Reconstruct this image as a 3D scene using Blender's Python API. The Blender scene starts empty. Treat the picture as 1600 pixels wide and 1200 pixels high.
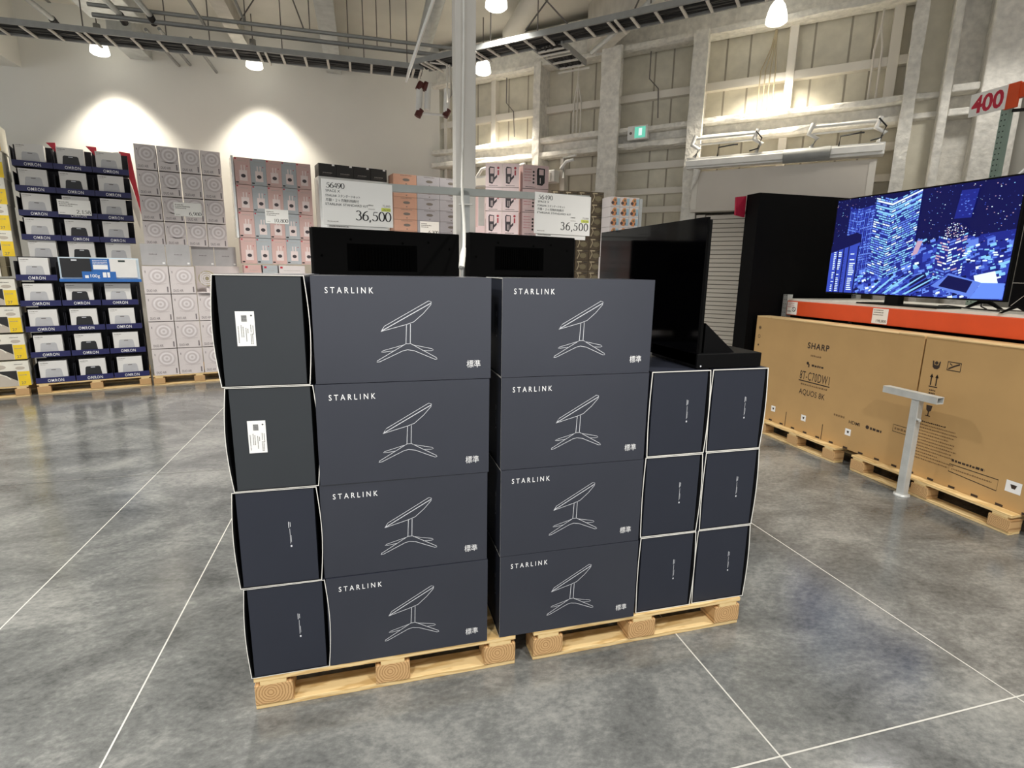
import bpy, math, random
from mathutils import Vector, Matrix
random.seed(7)
SC = bpy.context.scene
COL = SC.collection
R = math.radians

# ------------------------------------------------------------------ camera
FPX, PITCH, ROLL, YAW, CAMZ = 848.1, R(11.784), R(0.954), R(15.11), 1.78
def mmul(a, b): return [[sum(a[i][k]*b[k][j] for k in range(3)) for j in range(3)] for i in range(3)]
cp, sp, cr, sr, cy, sy = math.cos(PITCH), math.sin(PITCH), math.cos(ROLL), math.sin(ROLL), math.cos(YAW), math.sin(YAW)
CM = mmul([[cr,-sr,0],[sr,cr,0],[0,0,1]], mmul([[1,0,0],[0,-sp,-cp],[0,cp,-sp]], [[cy,-sy,0],[sy,cy,0],[0,0,1]]))
cam_data = bpy.data.cameras.new('camera'); cam = bpy.data.objects.new('camera', cam_data); COL.objects.link(cam)
cam_data.sensor_width = 36; cam_data.lens = FPX*36/1600; cam_data.clip_start = .05
cam.matrix_world = Matrix([[CM[0][i], -CM[1][i], -CM[2][i], (0,0,CAMZ)[i]] for i in range(3)] + [[0,0,0,1]])
SC.camera = cam
SC.view_settings.view_transform = 'Standard'; SC.view_settings.look = 'None'
SC.view_settings.gamma = 1; SC.view_settings.use_curve_mapping = False
SC.view_settings.exposure = 0.0
# ------------------------------------------------------------------ light
w = bpy.data.worlds.new('hall_air'); SC.world = w; w.use_nodes = True
w.node_tree.nodes['Background'].inputs[0].default_value = (.985, .99, 1, 1)
w.node_tree.nodes['Background'].inputs[1].default_value = 1.2
# x, y, height, cone in degrees, power factor
LAMPS = [(-5.75,10.15,4.90,95,1),(-3.66,10.15,4.90,95,1),(-1.55,10.12,4.92,95,1),(1.92,9.17,4.89,104,1),(5.0,6.36,4.89,104,1),(5.9,4.1,4.74,124,.2),(1.54,6.65,4.74,124,1.4),
         (-.85,6.4,4.74,124,1.4),(-4.9,6.2,4.74,124,1.4),(-5.2,3.0,4.74,124,1.4),(-2.4,2.2,4.74,124,1.4),(-4.9,-.6,4.74,124,1.4),(-1.4,-.9,4.74,124,1.4),(1.8,-.7,4.74,124,1.4),(3.6,1.0,4.74,124,1.4)]
LAMP_W = 330

# ------------------------------------------------------------------ helpers
def lin(c): c /= 255; return c/12.92 if c <= .04045 else ((c+.055)/1.055)**2.4
def rgb(c): return (lin(c[0]), lin(c[1]), lin(c[2]), 1)
MATS = {}
def mat(name, c, rough=.5, metal=0, emit=0, var=.06, scale=8, spec=.5, bump=0, coat=0):
    """procedural principled material; a soft noise varies the colour"""
    m = bpy.data.materials.new(name); m.use_nodes = True; nt = m.node_tree; b = nt.nodes['Principled BSDF']
    b.inputs['Roughness'].default_value = rough; b.inputs['Metallic'].default_value = metal
    b.inputs['Specular IOR Level'].default_value = spec; b.inputs['Coat Weight'].default_value = coat
    col = rgb(c)
    if emit:
        b.inputs['Base Color'].default_value = (0,0,0,1) if emit <= 1.5 else col
        b.inputs['Emission Color'].default_value = col; b.inputs['Emission Strength'].default_value = emit
        b.inputs['Specular IOR Level'].default_value = .2
    else:
        tc = nt.nodes.new('ShaderNodeTexCoord'); n = nt.nodes.new('ShaderNodeTexNoise')
        n.inputs['Scale'].default_value = scale; n.inputs['Detail'].default_value = 4
        nt.links.new(tc.outputs['Object'], n.inputs['Vector'])
        r = nt.nodes.new('ShaderNodeValToRGB')
        r.color_ramp.elements[0].position = .3; r.color_ramp.elements[1].position = .7
        r.color_ramp.elements[0].color = tuple(v*(1-var) for v in col[:3])+(1,)
        r.color_ramp.elements[1].color = tuple(min(1,v*(1+var)) for v in col[:3])+(1,)
        nt.links.new(n.outputs['Fac'], r.inputs[0]); nt.links.new(r.outputs[0], b.inputs['Base Color'])
        if bump:
            bp = nt.nodes.new('ShaderNodeBump'); bp.inputs['Strength'].default_value = bump; bp.inputs['Distance'].default_value = .02
            nt.links.new(n.outputs['Fac'], bp.inputs['Height']); nt.links.new(bp.outputs[0], b.inputs['Normal'])
    MATS[name] = m; return m

def floor_mat():
    m = bpy.data.materials.new('polished_concrete'); m.use_nodes = True; nt = m.node_tree; b = nt.nodes['Principled BSDF']; L = nt.links.new
    tc = nt.nodes.new('ShaderNodeTexCoord')
    mp = nt.nodes.new('ShaderNodeMapping'); mp.inputs['Rotation'].default_value = (0,0,.5); mp.inputs['Scale'].default_value = (1,1.5,1)
    L(tc.outputs['Object'], mp.inputs[0])
    a = nt.nodes.new('ShaderNodeTexNoise'); a.inputs['Scale'].default_value = 1.1; a.inputs['Detail'].default_value = 9; a.inputs['Roughness'].default_value = .68; a.inputs['Distortion'].default_value = .5
    c = nt.nodes.new('ShaderNodeTexNoise'); c.inputs['Scale'].default_value = 26; c.inputs['Detail'].default_value = 6; c.inputs['Roughness'].default_value = .7
    L(mp.outputs[0], a.inputs['Vector']); L(mp.outputs[0], c.inputs['Vector'])
    r = nt.nodes.new('ShaderNodeValToRGB'); e = r.color_ramp.elements
    e[0].position = .32; e[0].color = rgb((74,75,74)); e[1].position = .70; e[1].color = rgb((148,148,143))
    k = e.new(.5); k.color = rgb((107,108,106))
    mx = nt.nodes.new('ShaderNodeMath'); mx.operation = 'MULTIPLY_ADD'; mx.inputs[1].default_value = .42; 
    sb = nt.nodes.new('ShaderNodeMath'); sb.operation = 'MULTIPLY_ADD'; sb.inputs[1].default_value = 1.0; sb.inputs[2].default_value = -.21
    L(a.outputs['Fac'], sb.inputs[0]); L(c.outputs['Fac'], mx.inputs[0]); L(sb.outputs[0], mx.inputs[2])
    L(mx.outputs[0], r.inputs[0]); L(r.outputs[0], b.inputs['Base Color'])
    rr = nt.nodes.new('ShaderNodeMapRange'); rr.inputs[3].default_value = .07; rr.inputs[4].default_value = .21
    L(c.outputs['Fac'], rr.inputs[0]); L(rr.outputs[0], b.inputs['Roughness'])
    b.inputs['Specular IOR Level'].default_value = .6
    bp = nt.nodes.new('ShaderNodeBump'); bp.inputs['Strength'].default_value = .05; bp.inputs['Distance'].default_value = .01
    L(c.outputs['Fac'], bp.inputs['Height']); L(bp.outputs[0], b.inputs['Normal'])
    MATS['floor'] = m
def wood_mat(name, c0, c1, rings):
    m = bpy.data.materials.new(name); m.use_nodes = True; nt = m.node_tree; b = nt.nodes['Principled BSDF']; L = nt.links.new
    tc = nt.nodes.new('ShaderNodeTexCoord'); mp = nt.nodes.new('ShaderNodeMapping'); L(tc.outputs['Object'], mp.inputs[0])
    wv = nt.nodes.new('ShaderNodeTexWave')
    if rings:
        wv.wave_type = 'RINGS'; wv.rings_direction = 'Y'; wv.inputs['Scale'].default_value = 28; wv.inputs['Distortion'].default_value = 2.5; wv.inputs['Detail Scale'].default_value = 2
        mp.inputs['Location'].default_value = (.012,0,-.008); mp.inputs['Scale'].default_value = (1,.15,1)
    else:
        wv.wave_type = 'BANDS'; wv.bands_direction = 'Z'; wv.inputs['Scale'].default_value = 14; wv.inputs['Distortion'].default_value = 9; wv.inputs['Detail Scale'].default_value = 1.2
        mp.inputs['Scale'].default_value = (.25,1,1)
    wv.inputs['Detail'].default_value = 3
    L(mp.outputs[0], wv.inputs['Vector'])
    r = nt.nodes.new('ShaderNodeValToRGB'); r.color_ramp.elements[0].color = rgb(c0); r.color_ramp.elements[1].color = rgb(c1)
    r.color_ramp.elements[1].position = .6
    L(wv.outputs['Fac'], r.inputs[0]); L(r.outputs[0], b.inputs['Base Color']); b.inputs['Roughness'].default_value = .65
    MATS[name] = m
floor_mat()
wood_mat('pine', (205,170,112), (232,203,148), False)
wood_mat('pine_end', (166,126,80), (206,168,118), True)
for a in [('joint',(196,194,186),.6),('joint_dull',(132,131,126),.5),('wall_paint',(228,226,218),.85,0,0,.02,1.5),('wall_grey',(184,181,172),.85,0,0,.02,1.5),
  ('deck',(224,220,208),.8,0,0,.05,2),('panel',(212,206,188),.9,0,0,.08,6,.3,.3),('seam',(160,152,136),.9),
  ('spray',(226,222,212),.95,0,0,.14,14,.2,.9),('girt',(224,218,206),.6,0,0,.03,3),('concrete',(200,196,186),.9,0,0,.12,5,.3,.3),
  ('galv',(196,198,195),.4,.25,0,.12,10),('steel_dull',(150,150,146),.5,.2,0,.08,10),('cable_black',(16,15,15),.6),('red_valve',(84,34,28),.5),
  ('navy',(45,48,59),.30,0,0,.04,5,.8),('inner',(46,50,54),.5,0,0,.04,5),('inner_navy',(36,40,52),.5,0,0,.04,5),('tube_in',(20,20,22),.7),('paper',(232,230,222),.7,0,0,.02),
  ('print_white',(240,240,240),.6,0,0,.01),('line_white',(215,217,222),.6,0,0,.01),('ink',(28,26,26),.6),('ink_soft',(110,104,98),.7),('ink_pale',(170,165,158),.7),
  ('sticker',(242,242,240),.5,0,0,.01),('kraft',(188,152,100),.75,0,0,.05,3),('kraft_edge',(214,184,132),.8),('kraft_ink',(52,38,28),.7),('kraft_soft',(128,98,62),.7),
  ('tv_black',(4,4,5),.5,0,0,.01,3,.15),('tv_back',(7,7,7),.8,0,0,.01,3,.08),('tv_glass',(2,2,3),.08,0,0,.01,3,.16),('tv_hole',(2,2,2),.9,0,0,.01,3,.03),('tv_matte',(3,3,4),.65,0,0,.01,3,.12),
  ('orange',(226,84,36),.45,0,0,.05,6),('shelf_white',(230,226,216),.5),('post_green',(150,172,160),.45,.2,0,.06),('hole_dark',(50,60,56),.8),
  ('sign_white',(250,249,244),.55,0,0,.01),('sign_red',(200,36,66),.5),('yellow_mark',(216,226,90),.6),('crossbar',(176,180,176),.4,.2),('pole_white',(226,222,214),.5,0,0,.02),
  ('cable_white',(238,236,228),.5),('shutter',(214,206,192),.45,0,0,.02,4),('shutter_gap',(120,112,98),.6),('pelmet',(206,198,186),.5,0,0,.02,3),('unit_white',(232,230,224),.5),
  ('crimson',(176,22,58),.5),('film',(220,222,220),.12,0,0,.05,12,.7),
  ('scale_white',(226,224,220),.5,0,0,.02),('scale_grey',(188,188,190),.5),('scale_dark',(30,30,32),.4),('tray_navy',(30,32,86),.45),('tray_dark',(18,18,30),.6),
  ('fan_box',(214,206,204),.5,0,0,.03),('fan_ring',(199,190,189),.5),('fan_ring2',(226,220,220),.5),('fan_ink',(120,112,114),.6),('lid_grey',(176,174,174),.5),('gold',(190,176,126),.4),
  ('pink',(206,172,165),.5,0,0,.05,5),('bluegrey',(172,177,180),.5,0,0,.05,5),('device',(226,210,206),.4),('red_mark',(184,40,60),.5),
  ('salmon',(192,148,126),.6,0,0,.04),('lilac',(164,163,170),.6,0,0,.04),('charcoal',(38,37,36),.5,0,0,.1,20),
  ('pale_pink',(232,212,210),.5),('dusty',(216,190,188),.5),('dev_dark',(62,54,58),.5),('dev_red',(176,60,70),.5),('brown',(84,72,54),.6,0,0,.25,30),('tan',(176,162,132),.6),('khaki',(120,110,84),.6),
  ('pic_orange',(206,140,92),.6),('pic_blue',(150,180,198),.6),('pic_dark',(76,62,66),.6),
  ('slip_white',(232,228,214),.55),('slip_yellow',(240,204,40),.5),('skin',(178,122,98),.6),('felt',(190,180,166),.8),('blue_print',(44,104,178),.5),('pale_blue',(206,222,232),.4),
  ('exit_green',(120,220,190),.5,0,.9),('exit_white',(235,250,245),.5,0,1.0),('lamp_glow',(255,252,240),.5,0,3),('lamp_cap',(150,150,148),.4,.5),
  ('e0',(14,17,80),.4,0,1),('e1',(32,42,142),.4,0,1),('e2',(58,80,196),.4,0,1),('e3',(104,138,240),.4,0,1),('e4',(140,206,250),.4,0,1.1),('e5',(222,242,255),.4,0,1.3),('e6',(206,170,196),.4,0,1),('e7',(110,150,255),.4,0,1)]:
    mat(*a)

_tc = {}
def glyphs(s, bold=0, spacing=1.0, res=3):
    """text outlines as flat faces, cached; size 1"""
    key = (s, bold, spacing, res)
    if key not in _tc:
        cu = bpy.data.curves.new('lettering', 'FONT'); cu.body = s; cu.size = 1; cu.space_character = spacing; cu.offset = bold; cu.resolution_u = res
        o = bpy.data.objects.new('lettering', cu); COL.objects.link(o)
        me = bpy.data.meshes.new_from_object(o.evaluated_get(bpy.context.evaluated_depsgraph_get()))
        _tc[key] = ([(v.co.x, v.co.y) for v in me.vertices], [tuple(p.vertices) for p in me.polygons])
        bpy.data.objects.remove(o); bpy.data.curves.remove(cu); bpy.data.meshes.remove(me)
    return _tc[key]

class MB:
    """collects shapes with materials; build() links them as ONE mesh object. Decals lie on a face looking towards -y."""
    def __init__(s): s.v, s.f, s.m, s.names, s.sm = [], [], [], [], []
    def mi(s, n):
        if n not in s.names: s.names.append(n)
        return s.names.index(n)
    def poly(s, pts, m):
        i = len(s.v); s.v += [tuple(p) for p in pts]; s.f.append(tuple(range(i, i+len(pts)))); s.m.append(s.mi(m)); s.sm.append(False)
    def mesh(s, vs, fs, m, smooth=False):
        i = len(s.v); s.v += [tuple(p) for p in vs]; k = s.mi(m)
        for f in fs: s.f.append(tuple(i+a for a in f)); s.m.append(k); s.sm.append(smooth)
    def box(s, x0, x1, y0, y1, z0, z1, m, front=None, top=None, left=None):
        vs = [(x,y,z) for z in (z0,z1) for y in (y0,y1) for x in (x0,x1)]
        for f, mm in (((0,2,3,1),m),((4,5,7,6),top or m),((0,1,5,4),front or m),((2,6,7,3),m),((0,4,6,2),left or m),((1,3,7,5),m)):
            i = len(s.v); s.v += [vs[a] for a in f]; s.f.append((i,i+1,i+2,i+3)); s.m.append(s.mi(mm)); s.sm.append(False)
        return s
    def solid(s, x0, x1, y0, y1, z0, z1, m):
        vs = [(x,y,z) for z in (z0,z1) for y in (y0,y1) for x in (x0,x1)]
        s.mesh(vs, [(0,2,3,1),(4,5,7,6),(0,1,5,4),(2,6,7,3),(0,4,6,2),(1,3,7,5)], m); return s
    def tube(s, pts, r, m, n=8, caps=True):
        pts = [Vector(p) for p in pts]; rings = []
        for i, p in enumerate(pts):
            t = (pts[min(i+1,len(pts)-1)]-pts[max(i-1,0)]).normalized()
            a = t.cross(Vector((0,0,1)) if abs(t.z) < .9 else Vector((1,0,0))).normalized(); b = t.cross(a)
            rr = r[i] if isinstance(r, (list,tuple)) else r
            rings.append([p+(a*math.cos(2*math.pi*k/n)+b*math.sin(2*math.pi*k/n))*rr for k in range(n)])
        vs = [q for g in rings for q in g]
        fs = [(i*n+k, i*n+(k+1)%n, (i+1)*n+(k+1)%n, (i+1)*n+k) for i in range(len(pts)-1) for k in range(n)]
        s.mesh(vs, fs, m, True)
        if caps: s.poly(rings[0][::-1], m); s.poly(rings[-1], m)
        return s
    def lathe(s, prof, m, n=20, c=(0,0)):
        vs = [(c[0]+r*math.cos(2*math.pi*k/n), c[1]+r*math.sin(2*math.pi*k/n), z) for r, z in prof for k in range(n)]
        s.mesh(vs, [(i*n+k, i*n+(k+1)%n, (i+1)*n+(k+1)%n, (i+1)*n+k) for i in range(len(prof)-1) for k in range(n)], m, True); return s
    def prism(s, pts, y0, y1, m, mf=None):
        """polygon in x,z drawn out along y"""
        n = len(pts); a = [(x,y0,z) for x,z in pts]; b = [(x,y1,z) for x,z in pts]
        s.poly(a, mf or m); s.poly(b[::-1], m)
        for i in range(n): j = (i+1)%n; s.poly([a[j],a[i],b[i],b[j]], m)
        return s
    # decals
    def rect(s, x0, x1, z0, z1, m, y=-.0008): s.poly([(x0,y,z0),(x1,y,z0),(x1,y,z1),(x0,y,z1)], m); return s
    def shape(s, pts, m, y=-.0008): s.poly([(x,y,z) for x,z in pts], m); return s
    def disc(s, x, z, r, m, y=-.0008, n=16, rz=None):
        rz = rz or r; s.poly([(x+r*math.cos(2*math.pi*k/n), y, z+rz*math.sin(2*math.pi*k/n)) for k in range(n)], m); return s
    def ring(s, x, z, r0, r1, m, y=-.0008, n=20):
        for k in range(n):
            a, b = 2*math.pi*k/n, 2*math.pi*(k+1)/n
            s.poly([(x+r*math.cos(t), y, z+r*math.sin(t)) for r, t in ((r0,a),(r1,a),(r1,b),(r0,b))], m)
        return s
    def stroke(s, pts, wd, m, y=-.0008, closed=False, nib=None):
        """flat line along x,z points; nib=(thick,thin) gives broad verticals and fine horizontals"""
        if closed: pts = list(pts)+[pts[0]]
        P = [Vector(p) for p in pts]; L = []; Rr = []
        for i, p in enumerate(P):
            t = P[min(i+1,len(P)-1)]-P[max(i-1,0)]
            if closed and i in (0, len(P)-1): t = P[1]-P[-2]
            if t.length < 1e-9: t = Vector((1,0))
            t.normalize(); n = Vector((-t.y, t.x))
            ww = (nib[1]+(nib[0]-nib[1])*abs(t.y)**1.3) if nib else wd
            L.append(p+n*ww/2); Rr.append(p-n*ww/2)
        for i in range(len(P)-1): s.poly([(q[0],y,q[1]) for q in (L[i],Rr[i],Rr[i+1],L[i+1])], m)
        return s
    def text(s, txt, x, z, size, m, bold=0, spacing=1.0, y=-.0008, wide=1.0, rot=0, fit=None, align='l', res=3):
        vs, fs = glyphs(txt, bold, spacing, res)
        if not vs: return s
        x0, x1 = min(v[0] for v in vs), max(v[0] for v in vs)
        if fit: wide = fit/((x1-x0)*size)
        c, k = math.cos(rot), math.sin(rot); o = x0 if align == 'l' else x1 if align == 'r' else (x0+x1)/2
        q = [((a-o)*size*wide, b*size) for a, b in vs]
        s.mesh([(x+a*c-b*k, y, z+a*k+b*c) for a, b in q], fs, m); return s
    def build(s, name, parent=None, loc=(0,0,0), rz=0, bevel=0):
        me = bpy.data.meshes.new(name); me.from_pydata(s.v, [], s.f)
        for n in s.names: me.materials.append(MATS[n])
        me.polygons.foreach_set('material_index', s.m); me.polygons.foreach_set('use_smooth', s.sm); me.update()
        o = bpy.data.objects.new(name, me); COL.objects.link(o); o.location = loc; o.rotation_euler = (0,0,rz); o.parent = parent
        if bevel:
            b = o.modifiers.new('bevel', 'BEVEL'); b.width = bevel; b.segments = 2; b.limit_method = 'ANGLE'
        return o

def tag(o, label, cat, group=None, kind=None):
    o['label'] = label; o['category'] = cat
    if group: o['group'] = group
    if kind: o['kind'] = kind
    return o
def struct(o): o['kind'] = 'structure'; return o
def empty(name, loc, rz=0):
    o = bpy.data.objects.new(name, None); COL.objects.link(o); o.location = loc; o.rotation_euler = (0,0,rz); o.empty_display_size = .1; return o
def copy_tree(o, parent=None):
    c = o.copy(); COL.objects.link(c); c.parent = parent
    for ch in list(o.children): copy_tree(ch, c)
    return c
def at(fr, x, y, z):
    (px, py), a = fr; return (px+x*math.cos(a)-y*math.sin(a), py+x*math.sin(a)+y*math.cos(a), z)
FIRST = ['topmost','second','third','fourth','fifth','sixth','seventh','eighth','ninth','bottom']

# Roman figures drawn with a broad nib
def arc(cx, cz, rx, rz, a0, a1, n=14): return [(cx+rx*math.cos(R(a0+(a1-a0)*i/n)), cz+rz*math.sin(R(a0+(a1-a0)*i/n))) for i in range(n+1)]
DIG = {'0':[('n',arc(.25,.34,.2,.33,90,450,26))], '1':[('t',[(.25,.0),(.25,.66)]),('f',[(.12,.56),(.25,.66)]),('f',[(.12,.01),(.38,.01)])],
 '2':[('n',arc(.24,.48,.17,.18,160,-30,14)+[(.30,.28),(.05,.03)]),('f',[(.05,.03),(.45,.03)]),('t',[(.44,.02),(.45,.12)])],
 '3':[('n',arc(.22,.51,.16,.15,150,-80,14)),('n',arc(.21,.19,.2,.19,85,-150,16))],
 '4':[('t',[(.35,.0),(.35,.66)]),('f',[(.34,.66),(.03,.2)]),('f',[(.03,.19),(.48,.19)])],
 '5':[('f',[(.15,.63),(.43,.63)]),('f',[(.15,.63),(.10,.40)]),('n',[(.1,.40)]+arc(.2,.22,.21,.21,80,-150,16))],
 '6':[('n',arc(.25,.20,.19,.20,0,360,20)),('n',arc(.48,.22,.42,.45,185,98,12))],
 '8':[('n',arc(.25,.50,.15,.15,0,360,18)),('n',arc(.25,.18,.19,.18,0,360,20))],
 '9':[('n',arc(.25,.46,.19,.20,0,360,20)),('n',arc(.02,.44,.42,.45,5,-82,12))], ',':[('t',[(.1,.05),(.12,-.02),(.06,-.12)])]}
def figures(mb, s, x, z, h, m, y, align='l', tight=1.0):
    k = h/.67; adv = [(.26 if c == ',' else .5)*tight for c in s]; x0 = x-(sum(adv)*k if align == 'r' else 0)
    for c, a in zip(s, adv):
        for kind, pts in DIG[c]:
            q = [(x0+px*k, z+pz*k) for px, pz in pts]
            nib = {'n':(.11*k,.038*k),'t':(.09*k,.09*k),'f':(.05*k,.05*k)}[kind]
            mb.stroke(q, 0, m, y, nib=nib)
        x0 += a*k
def scribble(mb, x0, x1, z, h, m, y=-.0008, seed=0, gap=.35):
    """a line of print too small to read: short dashes"""
    r = random.Random(seed+int(abs(x0*977+z*613)*100)); x = x0
    while x < x1:
        wd = h*r.uniform(.5,1.4); mb.rect(x, min(x+wd,x1), z, z+h*r.uniform(.7,1), m, y); x += wd+h*gap
# ================================================================== SETTING
def build_shell():
    f = MB(); f.poly([(-14,-8,0),(9,-8,0),(9,12,0),(-14,12,0)], 'floor')
    for x in (-1.81,-.988,1.451,2.67): f.poly([(x-.0035,-8,.0012),(x+.0035,-8,.0012),(x+.0035,12,.0012),(x-.0035,12,.0012)], 'joint')
    for y, hw, jm in ((1.393,.0035,'joint'),(5.09,.0035,'joint_dull')): f.poly([(-14,y-hw,.0016),(9,y-hw,.0016),(9,y+hw,.0016),(-14,y+hw,.0016)], jm)
    struct(f.build('floor'))
    struct(MB().solid(-14,1.42,10.6,10.75,0,5.6,'wall_paint').build('wall_left'))
    c = MB(); c.solid(-14,9,-8,12.5,5.6,5.7,'deck')
    for x in (-4.4,-1.9,2.6,5.2): c.solid(x-.02,x+.02,-8,12,5.585,5.6,'steel_dull')
    for y in (2.2,4.9,7.4): c.solid(-14,9,y-.01,y+.01,5.592,5.6,'ink_pale')
    struct(c.build('ceiling'))
    struct(MB().solid(-9,-4.88,-2,10.6,4.66,5.6,'wall_paint').build('trim_1'))           # boxed-in run under the ceiling
    struct(MB().solid(7.15,7.3,-8,4.95,0,5.6,'wall_grey').build('wall_right'))
build_shell()
# steel wall standing at 45 degrees: local x to the right, y away from the hall
SW = ((6,6), R(-45))
def build_steel_wall():
    m = MB(); m.solid(-7.6,2.2,.16,.3,0,5.6,'panel')
    for x in (-6.1,-5.75,-5.12,-4.75,-3.95,-3.55,-2.62,-2.35,-1.62,-1.32,-.55,-.15,.1):
        m.rect(x-.012,x+.012,0,5.5,'seam',.158)
    wall = struct(m.build('wall_back', None, (6,6,0), R(-45)))
    for z, h, d in ((4.345,.105,.1),(3.37,.10,.12),(3.0,.09,.12),(2.73,.09,.12),(1.6,.09,.12),(.7,.09,.12)):
        MB().solid(-6.5,.5,d-.04,.165,z-h/2,z+h/2,'girt').build('girt', wall, bevel=.004)
    for x, z0, z1, wd in ((-6.38,3.86,5.0,.07),(-5.36,3.86,5.0,.09),(-5.36,2.4,3.6,.09),(-4.02,2.4,3.6,.08),(-.79,3.86,4.95,.10),(-.79,2.9,3.62,.10),(.33,3.86,4.95,.11),(-6.38,2.4,3.6,.06)):
        MB().solid(x-wd/2,x+wd/2,.04,.17,z0,z1,'girt').build('mullion', wall, bevel=.004)
    fill = MB(); fill.solid(-6.5,2.2,.1,.2,4.98,5.6,'concrete')
    fill.build('head_band', wall)
    # fireproofed beams
    def beam(z0, z1, lab, d=.16, fl=.045, x0=-6.55, x1=.82):
        t = empty('steel_beam', (6,6,0), R(-45)); tag(t, lab, 'beam')
        MB().solid(x0,x1,-.02,.1,z0,z1,'spray').build('web', t)
        for z in (z0,z1): rough_bar(x0,x1,-d,.1,z-fl,z+fl,24).build('flange', t)
    def rough_bar(x0,x1,y0,y1,z0,z1,n):
        r = random.Random(int(z0*100)+n); b = MB(); vs = []; N = n
        for i in range(N+1):
            x = x0+(x1-x0)*i/N; j = lambda: r.uniform(-.012,.012)
            vs += [(x,y0+j(),z0+.015+j()),(x,y0+j(),z1-.015+j()),(x,y0+.05,z1+j()),(x,y1,z1),(x,y1,z0),(x,y0+.05,z0+j())]
        fs = [(i*6+k, i*6+(k+1)%6, (i+1)*6+(k+1)%6, (i+1)*6+k) for i in range(N) for k in range(6)]
        b.mesh(vs, fs, 'spray', False); b.poly(vs[:6][::-1],'spray'); b.poly(vs[-6:],'spray'); return b
    beam(3.63, 3.85, 'fireproofed double-flanged beam running level along the steel wall above the shutter unit')
    beam(4.98, 5.45, 'deep fireproofed beam along the top of the steel wall just below the ceiling', d=.14)
    def column(x, wd, z0, z1, lab, d=.2, flip=False):
        t = empty('steel_column', at(SW,x,0,0), R(-45)); tag(t, lab, 'column', 'fireproofed columns of the steel wall')
        r = random.Random(int(x*50)); b = MB(); N = 26; vs = []
        for i in range(N+1):
            z = z0+(z1-z0)*i/N; j = lambda: r.uniform(-.008,.008)
            vs += [(-wd/2+j(),-d+j(),z),(wd/2+j(),-d+j(),z),(wd/2+j(),-d+.07,z),(-wd/2+j(),-d+.07,z)]
        b.mesh(vs, [(i*4+k,i*4+(k+1)%4,(i+1)*4+(k+1)%4,(i+1)*4+k) for i in range(N) for k in range(4)], 'spray'); b.poly(vs[:4][::-1],'spray'); b.poly(vs[-4:],'spray')
        b.build('flange', t)
        MB().solid(-.05,.05,-d+.07,.16,z0,z1,'spray').build('web', t)
        return t
    column(-4.40,.12,0,5.0,'slim fireproofed column on the steel wall, nearest the left wall corner')
    column(-3.16,.30,0,5.0,'broad fireproofed column on the steel wall, left of the green exit sign',.24)
    column(-1.90,.20,0,5.0,'fireproofed column on the steel wall, above the left end of the shutter unit',.22)
    column(.53,.13,0,5.5,'fireproofed column on the steel wall, at the right end of the shutter unit',.24)
    t = empty('steel_column', at(SW,1.02,0,0), R(-45)); tag(t, 'largest fireproofed H-shaped column in the right corner, behind the hanging aisle number', 'column', 'fireproofed columns of the steel wall')
    MB().solid(-.20,-.11,-.34,.16,0,5.6,'spray').build('flange', t, bevel=.02)
    MB().solid(.14,.50,-.42,.16,0,5.6,'spray').build('flange', t, bevel=.02)
    MB().solid(-.11,.14,-.12,.16,0,5.6,'spray').build('web', t)
    for z in (4.85,3.85,3.6): MB().solid(-.11,.14,-.34,-.12,z-.04,z+.04,'spray').build('stiffener', t, bevel=.015)
    struct(MB().solid(.60,.82,-.10,.16,0,5.5,'panel').build('trim_2', None, (6,6,0), R(-45)))
build_steel_wall()

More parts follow.
